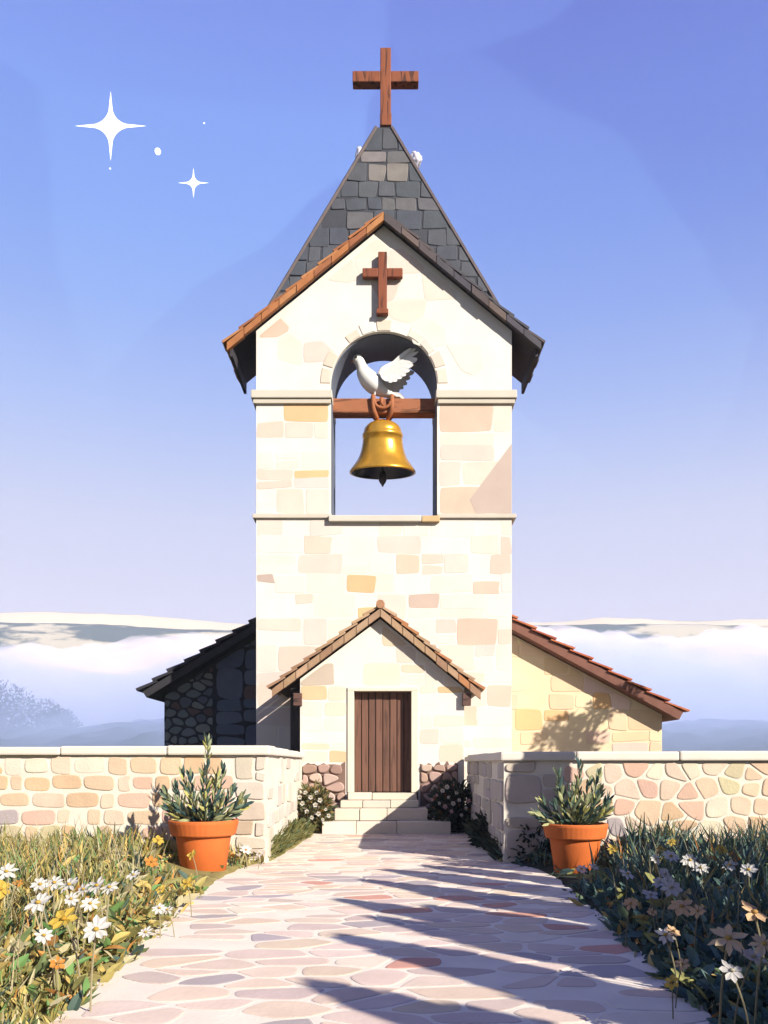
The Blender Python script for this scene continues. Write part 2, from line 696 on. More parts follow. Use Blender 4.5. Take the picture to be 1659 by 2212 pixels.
# flower bed earth on both sides of the path
def bed_z(x, y, side):
    e = lerp_tab(EDGE_L if side < 0 else EDGE_R, y)
    off = (e - x) if side < 0 else (x - e)
    off = max(0, off)
    h = 0.02 + 0.16 * min(1, off / 1.1)
    h *= 0.75 + 0.5 * mnoise.noise((x * 1.1, y * 1.1, side * 4))
    return max(0.01, h) - (0.05 if off <= 0 else 0)


for side in (-1, 1):
    b = MB()
    nx, ny = 40, 90
    vs = []
    for j in range(ny + 1):
        y = 0.0 + j * (15.6 / ny)
        e = edge(EDGE_L, y, 1) if side < 0 else edge(EDGE_R, y, 5)
        for i in range(nx + 1):
            t = (i / nx) ** 1.6
            x = e + side * (t * 9.0 - 0.06)
            vs.append((x, y, bed_z(x, y, side) if i > 0 else -0.04))
    fs = []
    for j in range(ny):
        for i in range(nx):
            a = j * (nx + 1) + i
            fs.append((a, a + 1, a + nx + 2, a + nx + 1) if side > 0 else (a, a + nx + 1, a + nx + 2, a + 1))
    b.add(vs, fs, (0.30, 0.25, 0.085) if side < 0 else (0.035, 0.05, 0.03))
    tag(b.build("flower_bed_soil", M_SOIL, smooth=True), kind='structure')

# ================================================================== church
church = thing("church", (0, 17.5, 0), "pale stone church with bell tower, slate spire and gabled porch", "church")

TF, TBK = 17.5, 18.75            # tower front and back
HW = 2.683
OW, SPR, SILL = 1.117, 9.22, 6.42
# gable of the tower
GA, GS = 12.71, 0.823           # roof apex height, slope
wt = lambda x: GA - 0.16 - GS * abs(x)

t = MB()
# lower body (deeper: it runs back into the nave)
t.box((-HW, TF, -0.1), (HW, 20.35, 5.9), PLASTER)
t.box((-HW, TF, 5.9), (HW, TBK, SILL), PLASTER)
arc = [(OW * math.cos(a), SPR + OW * math.sin(a)) for a in [math.pi * i / 32 for i in range(33)]]
poly = [(OW, SILL), (HW, SILL), (HW, wt(HW)), (0, wt(0)), (-HW, wt(HW)), (-HW, SILL), (-OW, SILL)] + arc[::-1]
t.prism(poly, TF, TBK, PLASTER)


def in_open(u, v):
    return v > SILL - .02 and abs(u) < OW and (v < SPR or math.hypot(u, v - SPR) < OW)


def push_out(p):
    u, v = p
    r0 = OW + .015
    if v <= SPR:
        if v > SILL - .02 and abs(u) < r0:
            return (math.copysign(r0, u), v)
        return p
    r = math.hypot(u, v - SPR)
    if r < r0:
        return (u / r * r0, SPR + (v - SPR) / r * r0)
    return p


# masonry faces in three stages, as the photograph shows them
ashlar(t, -HW, HW, 0.0, SILL - .02, (.26, .58), (.38, 1.0), .006, .0035, FACADE, front(TF), skip=.22, rnd=.07, jit=.03)
slope_clips = [(GS, 1, GA - .30), (-GS, 1, GA - .30)]
ashlar(t, -HW, -OW - .03, SILL + .08, 8.86, (.24, .62), (.34, .95), .006, .0035, FACADE, front(TF), skip=.22, rnd=.07, jit=.03)
ashlar(t, OW + .03, HW, SILL + .08, 8.86, (.30, .75), (.45, 1.2), .006, .0035, FACADE, front(TF), skip=.22, rnd=.07, jit=.03)
rubble(t, -HW, HW, 9.1, 12.4, .68, .48, .007, .0035, FACADE, front(TF), clips=slope_clips, jit=.36, rnd=.10,
       inside=lambda a, b: not in_open(a, b) and math.hypot(a, b - SPR) > OW + .26 or (abs(a) > OW + .2 and b < SPR), skip=.34)
# ring of arch stones round the opening
for k in range(11):
    a0, a1 = math.pi * k / 11 + .02, math.pi * (k + 1) / 11 - .02
    if k in (4, 8):
        continue
    r0, r1 = OW + .012, OW + random.uniform(.16, .24)
    pl = [(r0 * math.cos(a0 + (a1 - a0) * i / 4), SPR + r0 * math.sin(a0 + (a1 - a0) * i / 4)) for i in range(5)]
    pl += [(r1 * math.cos(a1 - (a1 - a0) * i / 4), SPR + r1 * math.sin(a1 - (a1 - a0) * i / 4)) for i in range(5)]
    pl = pl[::-1] if area(pl) < 0 else pl
    stone(t, pl, front(TF), .014, pick(FACADE), .01)
# side faces of the tower get a few stones as well
for sgn in (-1, 1):
    ashlar(t, TF + .02, TBK - .02, 0.0, 9.9, (.3, .6), (.4, .9), .012,.008, FACADE, (lambda u, v, h, s=sgn: (s * (HW + h), u, v)) if sgn > 0 else (lambda u, v, h: (-(HW + h), TF + TBK - u, v)), skip=.35)
# triangular patch of darker colour at the right of the belfry
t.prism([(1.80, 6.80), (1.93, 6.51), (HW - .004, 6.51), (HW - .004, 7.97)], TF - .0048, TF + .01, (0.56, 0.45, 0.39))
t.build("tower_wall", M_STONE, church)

# dark lining that paints in the shade inside the arch
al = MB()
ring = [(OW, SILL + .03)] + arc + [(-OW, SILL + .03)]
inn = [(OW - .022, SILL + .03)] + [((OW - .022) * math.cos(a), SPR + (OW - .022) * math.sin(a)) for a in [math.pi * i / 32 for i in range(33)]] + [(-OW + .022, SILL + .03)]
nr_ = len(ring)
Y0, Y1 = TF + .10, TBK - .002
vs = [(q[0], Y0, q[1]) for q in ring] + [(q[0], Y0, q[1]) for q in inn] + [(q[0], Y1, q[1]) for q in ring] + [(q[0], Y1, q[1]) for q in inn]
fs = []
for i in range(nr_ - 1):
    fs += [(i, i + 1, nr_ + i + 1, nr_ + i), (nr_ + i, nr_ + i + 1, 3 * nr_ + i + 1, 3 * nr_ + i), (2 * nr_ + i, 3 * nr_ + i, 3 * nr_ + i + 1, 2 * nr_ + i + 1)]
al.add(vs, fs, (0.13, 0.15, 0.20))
al.build("arch_shade_lining", M_STONE, church)

# string courses and sill
for (x0, x1) in ((-HW - .1, -OW + .03), (OW - .03, HW + .1)):
    c = MB()
    c.box((x0, TF - .10, 8.90), (x1, TBK + .08, 9.07), (0.66, 0.61, 0.52), bev=.02)
    c.box((x0 + .04, TF - .06, 8.80), (x1 - (.04 if x1 > 0 else 0.03), TBK + .05, 8.898), (0.62, 0.56, 0.47), bev=.012)
    c.build("cornice", M_STONE, church)
    c = MB()
    c.box((x0 + .03, TF - .06, 6.40), (x1 - .01, TBK + .05, 6.49), (0.64, 0.58, 0.49), bev=.015)
    c.build("string_course", M_STONE, church)
c = MB()
c.box((-OW - .04, TF - .11, 6.315), (.78, TBK + .06, 6.445), (0.66, 0.61, 0.53), bev=.018)
c.box((.79, TF - .10, 6.31), (OW + .05, TBK + .06, 6.44), (0.62, 0.45, 0.24), bev=.018)
c.build("window_sill", M_STONE, church)


def course_roof(mb, top, tip, y0, y1, n, thick, tilew, cols, lift=0.05, jit=0.02, under=None):
    """Courses of overlapping tiles from the ridge (x, z) down to the eave (x, z)."""
    a, bpt = Vector((top[0], 0, top[1])), Vector((tip[0], 0, tip[1]))
    d = (bpt - a)
    ln = d.length
    d.normalize()
    nrm = Vector((-d.z, 0, d.x))
    if nrm.z < 0:
        nrm = -nrm
    cl = ln / n
    if under:
        col, th = under
        pts = [a - nrm * .005, bpt - nrm * .005 - d * .06, bpt - nrm * (th) - d * .06, a - nrm * th]
        pl = [(q.x, q.z) for q in pts]
        if area(pl) < 0:
            pl = pl[::-1]
        mb.prism(pl, y0 + .05, y1 - .05, col)
    for i in range(n):
        s0, s1 = cl * i - (.0 if i == 0 else .04), cl * (i + 1) + .05
        y = y0 + random.uniform(-jit, jit) * 1.5
        while y < y1 - .02:
            w = min(tilew * random.uniform(.8, 1.2), y1 - y)
            j = random.uniform(-jit, jit)
            p0 = a + d * (s0) + nrm * 0.0
            p1 = a + d * (s1 + j) + nrm * (lift + random.uniform(-.3, .3) * jit)
            q0 = p0 + nrm * thick * .7
            q1 = p1 + nrm * thick
            g0 = .004
            vs = []
            for yy in (y + g0, y + w - g0):
                for q in (p0, p1, q1, q0):
                    vs.append((q.x, yy, q.z))
            fs = [(0, 1, 2, 3), (7, 6, 5, 4), (0, 4, 5, 1), (1, 5, 6, 2), (2, 6, 7, 3), (3, 7, 4, 0)]
            mb.add(vs, fs, pick(cols))
            y += w


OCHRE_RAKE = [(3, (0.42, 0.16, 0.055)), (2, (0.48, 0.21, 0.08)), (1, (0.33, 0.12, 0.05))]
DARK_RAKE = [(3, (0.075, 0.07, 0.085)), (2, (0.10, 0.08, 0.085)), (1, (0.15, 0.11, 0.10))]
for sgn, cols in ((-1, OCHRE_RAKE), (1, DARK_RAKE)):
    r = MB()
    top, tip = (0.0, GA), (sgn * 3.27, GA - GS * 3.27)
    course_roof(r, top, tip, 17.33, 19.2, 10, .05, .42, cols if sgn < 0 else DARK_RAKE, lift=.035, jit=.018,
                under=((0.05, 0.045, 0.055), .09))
    # edge boards under the tiles
    a = Vector((0, 0, GA - .02))
    e = Vector((tip[0], 0, tip[1] - .02))
    n_ = 9
    for i in range(n_):
        f0, f1 = i / n_ + .002, (i + 1) / n_ - .002
        pa, pb = a.lerp(e, f0), a.lerp(e, f1)
        th = .15 + random.uniform(-.015, .015)
        pl = [(pa.x, pa.z), (pb.x, pb.z), (pb.x, pb.z - th), (pa.x, pa.z - th)]
        if area(pl) < 0:
            pl = pl[::-1]
        yo = random.uniform(-.012, .012)
        r.prism(pl, 17.29 + yo, 17.39 + yo, pick(cols))
    fx0, fx1 = sorted((tip[0] - sgn * .05, tip[0] - sgn * .11))
    r.box((fx0, 17.40, tip[1] - .26), (fx1, 19.17, tip[1] - .01), (0.05, 0.045, 0.055))
    tag(r.build("gable_roof", M_TILE, church), "gable roof slope edged in orange-brown wood" if sgn < 0 else "gable roof slope edged in dark slate")

# spire rising out of the gable roof
sp = MB()
SY = 18.25
SB, ST = 10.42, 15.02
kx = .555


def spx(z):
    return .15 + (ST - z) * kx


def spf(z):
    return 17.60 + (z - SB) * (.62 - .19) / (ST - SB)


def spb(z):
    return 18.9 - (z - SB) * (.80 - .19) / (ST - SB)


BASEC = (0.05, 0.055, 0.07)
nz_ = 12
zs = [SB + (ST - SB) * i / nz_ for i in range(nz_ + 1)]
fr = [(-spx(SB), SB), (0, GA - .35), (spx(SB), SB), (spx(ST), ST), (-spx(ST), ST)]
lowx = spx(SB) - .06
vs = [(x, spf(z), z) for x, z in fr] + [(x, spb(z), z) for x, z in fr]
for yy in (spf(SB), spb(SB)):
    vs += [(-lowx, yy, 9.86), (lowx, yy, 9.86)]
sp.add(vs, [(0, 10, 1), (1, 11, 2), (5, 6, 12), (6, 7, 13), (0, 5, 12, 10), (2, 11, 13, 7), (0, 1, 4), (1, 3, 4), (1, 2, 3), (5, 9, 6), (6, 9, 8), (6, 8, 7), (0, 4, 9, 5), (2, 7, 8, 3), (4, 3, 8, 9)], BASEC)
cl = [(1, kx, spx(0) - .02 + 0.0), (-1, kx, spx(0) - .02), ]
low = lambda a, b: b > GA - .30 - GS * abs(a)
# half-plane clip of the slates on each half of the front (above the gable roof line)
for s0, s1, sg in ((-3.2, 0.0, -1), (0.0, 3.2, 1)):
    pass
ashlar(sp, -3.3, 3.3, SB, ST - .02, (.28, .42), (.28, .58), .006, .020, SLATES,
       lambda u, v, h: (u, spf(v) - h, v), clips=cl, holetest=lambda u, v: not low(u, v), skip=.04, rnd=.07, jit=.035)
ashlar(sp, -3.3, 3.3, SB, ST - .02, (.28, .42), (.28, .58), .006, .020, SLATES,
       lambda u, v, h: (-u, spb(v) + h, v), clips=cl, holetest=lambda u, v: not low(u, v), skip=.04, rnd=.07, jit=.03)
for sgn in (-1, 1):
    ashlar(sp, 17.6, 18.9, SB, ST - .05, (.30, .42), (.30, .5), .008, .028, SLATES,
           (lambda u, v, h: (spx(v) + h, u, v)) if sgn > 0 else (lambda u, v, h: (-(spx(v) + h), 36.5 - u, v)),
           clips=[(-1, (.43) / (ST - SB), -17.60 + .43 / (ST - SB) * SB), (1, (.61) / (ST - SB), 18.9 + .61 / (ST - SB) * SB)] if sgn > 0 else
                 [(1, (.43) / (ST - SB), 36.5 - 17.60 + .43 / (ST - SB) * SB), (-1, (.61) / (ST - SB), 18.9 - 36.5 + .61 / (ST - SB) * SB)], skip=.05, rnd=.12)
    # hip strips along the spire edges
    for ff in (spf, spb):
        pts = [(sgn * (spx(z) + .015), ff(z), z) for z in zs]
        sp.tube(pts, .045, 5, (0.13, 0.10, 0.10))
sp.build("spire", M_SLATE, church)

WOODC = (0.27, 0.078, 0.03)


def cross(mb, cx, y0, y1, z0, z1, zb, bw, th, col):
    mb.box((cx - th / 2, y0, z0), (cx + th / 2, y1, z1), col, bev=.018)
    mb.box((cx - bw / 2, y0 + .006, zb - th / 2), (cx - th / 2 + .004, y1 - .006, zb + th / 2), col, bev=.018)
    mb.box((cx + th / 2 - .004, y0 + .006, zb - th / 2), (cx + bw / 2, y1 - .006, zb + th / 2), col, bev=.018)


tcx = MB()
cross(tcx, .035, SY - .12, SY + .12, 15.2, 16.84, 16.22, 1.44, .235, WOODC)
# a slightly wider foot
tcx.box((-.09, SY - .125, 15.15), (.165, SY + .125, 15.42), WOODC, bev=.02)
xc = tcx.build("rooftop_cross", M_WOOD, church)
cb = MB()
cb.box((-.22, SY - .22, 15.0), (.27, SY + .22, 15.07), WOODC, bev=.018)
cb.add([(-.19, SY - .19, 15.07), (.24, SY - .19, 15.07), (.24, SY + .19, 15.07), (-.19, SY + .19, 15.07),
        (-.11, SY - .14, 15.2), (.17, SY - .14, 15.2), (.17, SY + .14, 15.2), (-.11, SY + .14, 15.2),
        (.03, SY - .135, 15.32), (.03, SY + .135, 15.32)],
       [(0, 1, 5, 4), (1, 2, 6, 5), (2, 3, 7, 6), (3, 0, 4, 7), (4, 5, 8), (6, 7, 9), (5, 6, 9, 8), (7, 4, 8, 9)], (0.30, 0.10, 0.04))
cbo = cb.build("cross_base", M_WOOD, xc)
cbo.matrix_parent_inverse = (church.matrix_parent_inverse @ Matrix.Translation(church.location)).inverted() @ Matrix.Identity(4)

wc = MB()
cross(wc, -.03, TF - .15, TF - .02, 10.66, 11.92, 11.49, .84, .185, (0.24, 0.065, 0.026))
wc.box((-.16, TF - .16, 10.63), (.09, TF - .015, 10.73), (0.24, 0.065, 0.026), bev=.015)
wc.box((-.12, TF - .03, 11.0), (.06, TF + .01, 11.1), (0.1, 0.05, 0.03))
wc.build("wall_cross", M_WOOD, church)

bm_ = MB()
bm_.box((-OW - .1, 17.84, 8.77), (OW + .1, 18.16, 9.08), (0.36, 0.13, 0.055), bev=.02)
bm_.build("bell_beam", M_WOODH, church)

# ------------------------------------------------------------------ porch
PF = 16.0
PXL, PXR, PAX = -1.61, 1.54, -0.07
PAZ = 4.23
sl, sr = (PAZ - 2.69) / 2.06, (PAZ - 2.66) / 1.91
pw = MB()
wall_top = lambda x: PAZ - .2 - (sl * (PAX - x) if x < PAX else sr * (x - PAX))
DX0, DX1, DZ0, DZ1 = -.575, .525, .70, 2.645
FX0, FX1, FZ1 = -.70, .655, 2.72
# front wall around the door opening
PP = (0.83, 0.775, 0.69)
pw.prism([(PXL, -.05), (FX0, -.05), (FX0, FZ1), (FX1, FZ1), (FX1, -.05), (PXR, -.05), (PXR, wall_top(PXR)), (PAX, wall_top(PAX)), (PXL, wall_top(PXL))], PF, PF + .35, PP)
pw.box((PXL, PF + .352, -.05), (PXL + .3, TF, wall_top(PXL)), PP)
pw.box((PXR - .3, PF + .352, -.05), (PXR, TF, wall_top(PXR)), PP)
clp = [(-sl, 1, PAZ - .26 - sl * PAX), (sr, 1, PAZ - .26 + sr * PAX)]
clp = [(-sl, 1, (PAZ - .26) - sl * PAX), (sr, 1, (PAZ - .26) + sr * PAX)]
ashlar(pw, PXL, FX0 - .02, 1.28, 2.75, (.22, .42), (.26, .6), .006, .0035, PORCH, front(PF), clips=clp, skip=.2)
ashlar(pw, FX1 + .02, PXR, 1.28, 2.75, (.22, .42), (.26, .6), .006, .0035, PORCH, front(PF), clips=clp, skip=.2)
ashlar(pw, PXL, PXR, FZ1 + .03, 4.0, (.25, .45), (.35, .8), .006, .0035, PORCH, front(PF), clips=clp, skip=.25)
for sgn, xx in ((-1, PXL), (1, PXR)):
    ashlar(pw, PF + .02, TF - .02, .1, 2.6, (.25, .45), (.3, .6), .006, .0035, PORCH, (lambda u, v, h: (PXR + h, u, v)) if sgn > 0 else (lambda u, v, h: (PXL - h, PF + TF - u, v)), skip=.25)
pw.build("porch_wall", M_STONE, church)

RUB = [(3, (0.52, 0.36, 0.30)), (2, (0.46, 0.31, 0.25)), (2, (0.60, 0.45, 0.38)), (1, (0.38, 0.25, 0.20))]
for (x0, x1) in ((PXL + .03, FX0 - .04), (FX1 + .04, PXR - .12)):
    rb = MB()
    n = 14
    topz = [1.24 + .12 * mnoise.noise((x0 * 3 + i * .6, 1, 2)) for i in range(n + 1)]
    pl = [(x0, .3), (x1, .3)] + [(x1 - (x1 - x0) * i / n, topz[i]) for i in range(n + 1)]
    rb.prism(pl, PF - .012, PF + .01, (0.22, 0.14, 0.11))
    rubble(rb, x0, x1, .32, 1.25, .26, .19, .013, .05, RUB, front(PF - .012), jit=.3, rnd=.24)
    rb.build("rubble_base", M_RUBBLE, church)

df = MB()
FC = (0.82, 0.74, 0.58)
df.box((FX0, PF - .03, DZ0), (DX0, PF + .34, DZ1), FC, bev=.01)
df.box((DX1, PF - .03, DZ0), (FX1, PF + .34, DZ1), FC, bev=.01)
df.box((FX0, PF - .032, DZ1 + .002), (FX1, PF + .34, FZ1), FC, bev=.01)
df.build("door_frame", M_STONE, church)

dr = MB()
npk = 8
wdt = (DX1 - DX0) / npk
for i in range(npk):
    k = random.uniform(.85, 1.15)
    yo = random.uniform(0, .012)
    dr.box((DX0 + i * wdt + .008, PF + .17 + yo, DZ0 + .01), (DX0 + (i + 1) * wdt - .008, PF + .22 + yo, DZ1 - .004), (0.165 * k, 0.078 * k, 0.052 * k), bev=.006)
dr.box((DX0, PF + .235, DZ0), (DX1, PF + .26, DZ1), (0.02, 0.012, 0.012))
door = tag(dr.build("door", M_DOOR, church), "dark brown plank door with a small latch handle")
hd = MB()
hd.box((.20, PF + .15, 1.86), (.245, PF + .172, 2.05), (0.25, 0.16, 0.10), bev=.006)
hd.tube([(.222, PF + .15, 1.97), (.222, PF + .11, 1.97), (.15, PF + .10, 1.995), (.10, PF + .10, 1.99)], [.016, .02, .018, .012], 8, (0.75, 0.6, 0.45))
hdo = hd.build("handle", M_IRON, door)
for o in (hdo,):
    o.matrix_parent_inverse = cbo.matrix_parent_inverse.copy()

TAN_T = [(3, (0.42, 0.27, 0.16)), (2, (0.48, 0.32, 0.20)), (1.5, (0.34, 0.20, 0.12)), (.5, (0.45, 0.20, 0.09))]
for sgn, tip in ((-1, (-2.13, 2.69)), (1, (1.84, 2.65))):
    r = MB()
    course_roof(r, (PAX, PAZ), tip, 15.84, TF - .002, 9, .055, .24, TAN_T, lift=.045, jit=.016, under=((0.10, 0.065, 0.05), .12))
    # bargeboard tiles on the gable edge
    a = Vector((PAX, 0, PAZ - .03))
    e = Vector((tip[0], 0, tip[1] - .03))
    for i in range(9):
        pa, pb = a.lerp(e, i / 9 + .003), a.lerp(e, (i + 1) / 9 - .003)
        th = .15 + random.uniform(-.012, .012)
        pl = [(pa.x, pa.z), (pb.x, pb.z), (pb.x, pb.z - th), (pa.x, pa.z - th)]
        if area(pl) < 0:
            pl = pl[::-1]
        yo = random.uniform(-.012, .012)
        r.prism(pl, 15.80 + yo, 15.89 + yo, pick(TAN_T))
    r.build("porch_roof", M_TILE, church)
rd = MB()
rd.tube([(PAX, 15.78, PAZ + .05), (PAX, TF, PAZ + .05)], .085, 8, (0.42, 0.22, 0.12))
rd.build("ridge_tile", M_TILE, church)
po = MB()
po.box((-1.85, 16.45, -.05), (-1.665, 16.65, 2.75), (0.045, 0.04, 0.045), bev=.012)  # dark upright added in place of the deep shade beside the porch
tag(po.build("porch_shade_strip", M_DOOR, church), "dark strip standing in for the shade under the left eave of the porch")
for xx in (PXL + .02, PXR - .02):
    bk = MB()
    s = -1 if xx < 0 else 1
    bk.box((xx - .02 if s > 0 else xx - .14, 15.88, 2.36), (xx + .14 if s > 0 else xx + .02, PF - .002, 2.60), (0.13, 0.065, 0.05), bev=.01)
    bk.build("bracket", M_WOODH, church)

# ------------------------------------------------------------------ nave on either side of the tower
NF = 20.3
NR = 30.0
nl_top = lambda x: 4.62 - .24 + .606 * (x + 3.06)
nr_top = lambda x: 4.70 - .24 - .541 * (x - 3.05)
n1 = MB()
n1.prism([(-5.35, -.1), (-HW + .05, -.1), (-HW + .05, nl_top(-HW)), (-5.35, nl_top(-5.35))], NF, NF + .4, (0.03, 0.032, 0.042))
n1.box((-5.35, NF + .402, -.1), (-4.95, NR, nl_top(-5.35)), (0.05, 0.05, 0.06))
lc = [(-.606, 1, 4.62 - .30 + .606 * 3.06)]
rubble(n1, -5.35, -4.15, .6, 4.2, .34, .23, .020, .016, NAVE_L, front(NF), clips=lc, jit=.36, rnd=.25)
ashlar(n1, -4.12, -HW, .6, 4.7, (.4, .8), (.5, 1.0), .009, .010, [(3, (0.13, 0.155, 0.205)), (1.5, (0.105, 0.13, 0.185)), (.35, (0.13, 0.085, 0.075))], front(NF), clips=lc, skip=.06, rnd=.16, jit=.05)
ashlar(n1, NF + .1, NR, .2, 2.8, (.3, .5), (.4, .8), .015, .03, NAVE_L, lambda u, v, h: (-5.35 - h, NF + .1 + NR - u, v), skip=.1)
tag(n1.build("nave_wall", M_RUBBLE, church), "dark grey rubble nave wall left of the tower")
n2 = MB()
NP = (0.82, 0.65, 0.44)
n2.prism([(HW - .05, -.1), (6.77, -.1), (6.77, nr_top(6.77)), (HW - .05, nr_top(HW))], NF, NF + .4, NP)
n2.box((6.37, NF + .402, -.1), (6.77, NR, nr_top(6.77)), NP)
rc = [(.541, 1, 4.70 - .30 + .541 * 3.05)]
ashlar(n2, HW, 6.77, 0, 4.8, (.32, .62), (.4, .95), .008, .012, NAVE_R, front(NF), clips=rc, skip=.18, rnd=.1, jit=.04)
ashlar(n2, NF + .1, NR, 0, 2.2, (.3, .5), (.4, .8), .01, .012, NAVE_R, lambda u, v, h: (6.77 + h, u, v), skip=.18)
tag(n2.build("nave_wall", M_STONE, church), "warm honey coloured nave wall right of the tower")
r = MB()
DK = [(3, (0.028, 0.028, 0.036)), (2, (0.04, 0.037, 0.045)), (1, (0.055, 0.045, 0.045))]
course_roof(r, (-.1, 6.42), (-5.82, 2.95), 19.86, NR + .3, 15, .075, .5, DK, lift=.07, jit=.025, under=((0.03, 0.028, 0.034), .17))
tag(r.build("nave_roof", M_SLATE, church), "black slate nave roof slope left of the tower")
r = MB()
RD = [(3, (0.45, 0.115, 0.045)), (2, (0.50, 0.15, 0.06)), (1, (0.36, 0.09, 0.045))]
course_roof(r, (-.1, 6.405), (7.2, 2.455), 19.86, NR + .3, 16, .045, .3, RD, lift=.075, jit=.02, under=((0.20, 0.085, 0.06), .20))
tag(r.build("nave_roof", M_TILE, church), "red clay tiled nave roof slope right of the tower")

# ================================================================== steps
steps = thing("stone_steps", (0, 14.8, 0), "four pale stone steps rising from the path to the plank door", "steps")
for (x0, x1, y0, z0, z1) in ((-1.106, 1.19, 14.8, -.04, .222), (-.90, .80, 15.1, .224, .436), (-.81, .646, 15.4, .438, .57), (-.685, .62, 15.7, .572, .70)):
    s = MB()
    x = x0
    while x < x1 - .01:
        w = random.uniform(.4, .8)
        if x + w > x1 - .3:
            w = x1 - x
        s.box((x + .004, y0 + random.uniform(-.012, .012), z0), (x + w - .004, PF - .036 if z1 < .6 else PF + .17, z1 + random.uniform(-.006, .004)), pick([(2, (0.76, 0.68, 0.55)), (1, (0.72, 0.62, 0.53))]), bev=.014)
        x += w
    s.build("step", M_STONE, steps)

# ================================================================== garden walls
WY = 10.5
def garden_wall(side, top, label):
    root = thing("garden_wall", (side * 1.6, WY, 0), label, "wall")
    X0 = -1.475 if side < 0 else 1.51
    X1 = -1.57 if side < 0 else 1.60
    far = 9.0
    m = MB()
    MO = (0.80, 0.73, 0.62)
    T = .45
    # front run and the return towards the church, one masonry
    if side < 0:
        pts = [(-far, WY), (X0, WY), (X1, 15.95), (X1 - T, 15.95), (X0 - T, WY + T), (-far, WY + T)]
    else:
        pts = [(X0, WY), (far, WY), (far, WY + T), (X0 + T, WY + T), (X1 + T, 15.95), (X1, 15.95)]
    n = len(pts)
    vs = [(q[0], q[1], -.1) for q in pts] + [(q[0], q[1], top - .11) for q in pts]
    fs = [(i, (i + 1) % n, n + (i + 1) % n, n + i) for i in range(n)] + [list(range(n, 2 * n)), list(range(n - 1, -1, -1))]
    m.add(vs, fs, MO)
    if side < 0:
        ashlar(m, -6.0, X0 - .42, .03, top - .12, (.15, .27), (.17, .46), .013, .009, GARDEN, front(WY), skip=.05, rnd=.17, jit=.022)
        ashlar(m, X0 - .42, X0 - .01, .05, top - .12, (.18, .34), (.2, .42), .010, .018, [(3, (0.64, 0.57, 0.47)), (2, (0.62, 0.52, 0.42)), (.7, (0.55, 0.42, 0.32))], front(WY), skip=.2)
        ashlar(m, WY + .02, 15.9, .05, top - .12, (.2, .4), (.3, .8), .010, .016, [(3, (0.66, 0.60, 0.51)), (2, (0.62, 0.55, 0.46))], lambda u, v, h: (X0 + h + (X1 - X0) * (u - WY) / (15.95 - WY), u, v), skip=.3)
    else:
        rubble(m, X0 + .75, 6.0, .05, top - .12, .31, .235, .013, .010, GARDEN, front(WY), jit=.38, rnd=.2, bev=.012)
        ashlar(m, X0, X0 + .75, .05, top - .12, (.2, .4), (.22, .5), .010, .022, [(3, (0.60, 0.52, 0.43)), (2, (0.56, 0.47, 0.40))], front(WY), skip=.15, rnd=.16)
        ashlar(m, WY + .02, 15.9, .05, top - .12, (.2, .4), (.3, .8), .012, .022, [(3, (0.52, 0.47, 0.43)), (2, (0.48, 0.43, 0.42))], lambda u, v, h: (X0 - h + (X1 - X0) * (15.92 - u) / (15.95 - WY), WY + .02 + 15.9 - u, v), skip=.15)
    m.build("masonry", M_RUBBLE, root)
    c = MB()
    CC = (0.80, 0.74, 0.64)
    x = 0
    edges = []
    x = X0 - side * .05
    while abs(x) < far:
        w = random.uniform(.7, 1.4)
        x2 = x + side * w
        a, b = min(x, x2), max(x, x2)
        dz = random.uniform(-.012, .012) + .02 * mnoise.noise((x, 3, 1))
        c.box((a + .003, WY - .06 + random.uniform(-.015, .01), top - .11), (b - .003, WY + T + .05, top + dz), CC, bev=.025)
        x = x2
    y = WY + T + .055
    while y < 15.9:
        w = min(random.uniform(.7, 1.2), 15.95 - y)
        xx = X0 + (X1 - X0) * (y - WY) / (15.95 - WY)
        a, b = (xx - T, xx + .05) if side < 0 else (xx - .05, xx + T)
        c.box((a, y, top - .11), (b, y + w - .005, top + random.uniform(-.015, .012)), CC, bev=.025)
        y += w
    c.build("coping", M_STONE, root)
    return root


garden_wall(-1, 1.47, "low garden wall of peach and tan stones, left of the path")
garden_wall(1, 1.40, "low garden wall of round mixed stones, right of the path with a shaded end")

# ================================================================== bell
BZ = 7.58
SPIRE_Y = SY
SY = 18.0
bell = thing("bell", (-.03, SY, 8.93), "golden bronze bell hanging in the arch under the dove", "bell")
bb = MB()
zz = lambda y: BZ + (1600 - y) / 487.0
hw = [(1600, 353), (1585, 350), (1565, 338), (1540, 318), (1510, 296), (1480, 274), (1440, 252), (1400, 236), (1350, 222), (1300, 213), (1240, 207), (1238, 214), (1205, 213), (1200, 203), (1180, 200), (1150, 192), (1120, 168), (1098, 140), (1085, 112), (1080, 60)]
prof = [(w / 487.0, (1600 - y) / 487.0) for y, w in hw]
inner = [(max(.05, (w - 22) / 487.0), (1600 - y) / 487.0 - .004) for y, w in hw if y > 1120][::-1]
bb.lathe([(.02, 1.068)] + prof[::-1] + [inner[-1]], (-.03, SY, BZ), 64, (1.0, 0.53, 0.06), cap=False)
bb.lathe(inner[::-1] + [(.05, .95)], (-.03, SY, BZ), 64, (0.035, 0.028, 0.03), cap=False)
bb.build("bell_body", M_BRONZE, bell, smooth=True)
cp = MB()
cp.tube([(-.03, SY, BZ + .8), (-.03, SY, BZ + .02)], .03, 8, (0.05, 0.04, 0.04))
cp.lathe([(.0, -.285), (.018, -.28), (.03, -.24), (.06, -.21), (.088, -.15), (.09, -.08), (.06, .02), (.03, .06)], (-.03, SY, BZ), 20, (0.07, 0.05, 0.05))
cp.build("clapper", M_IRON, bell, smooth=True)
RUST = (0.38, 0.13, 0.05)
hg = MB()
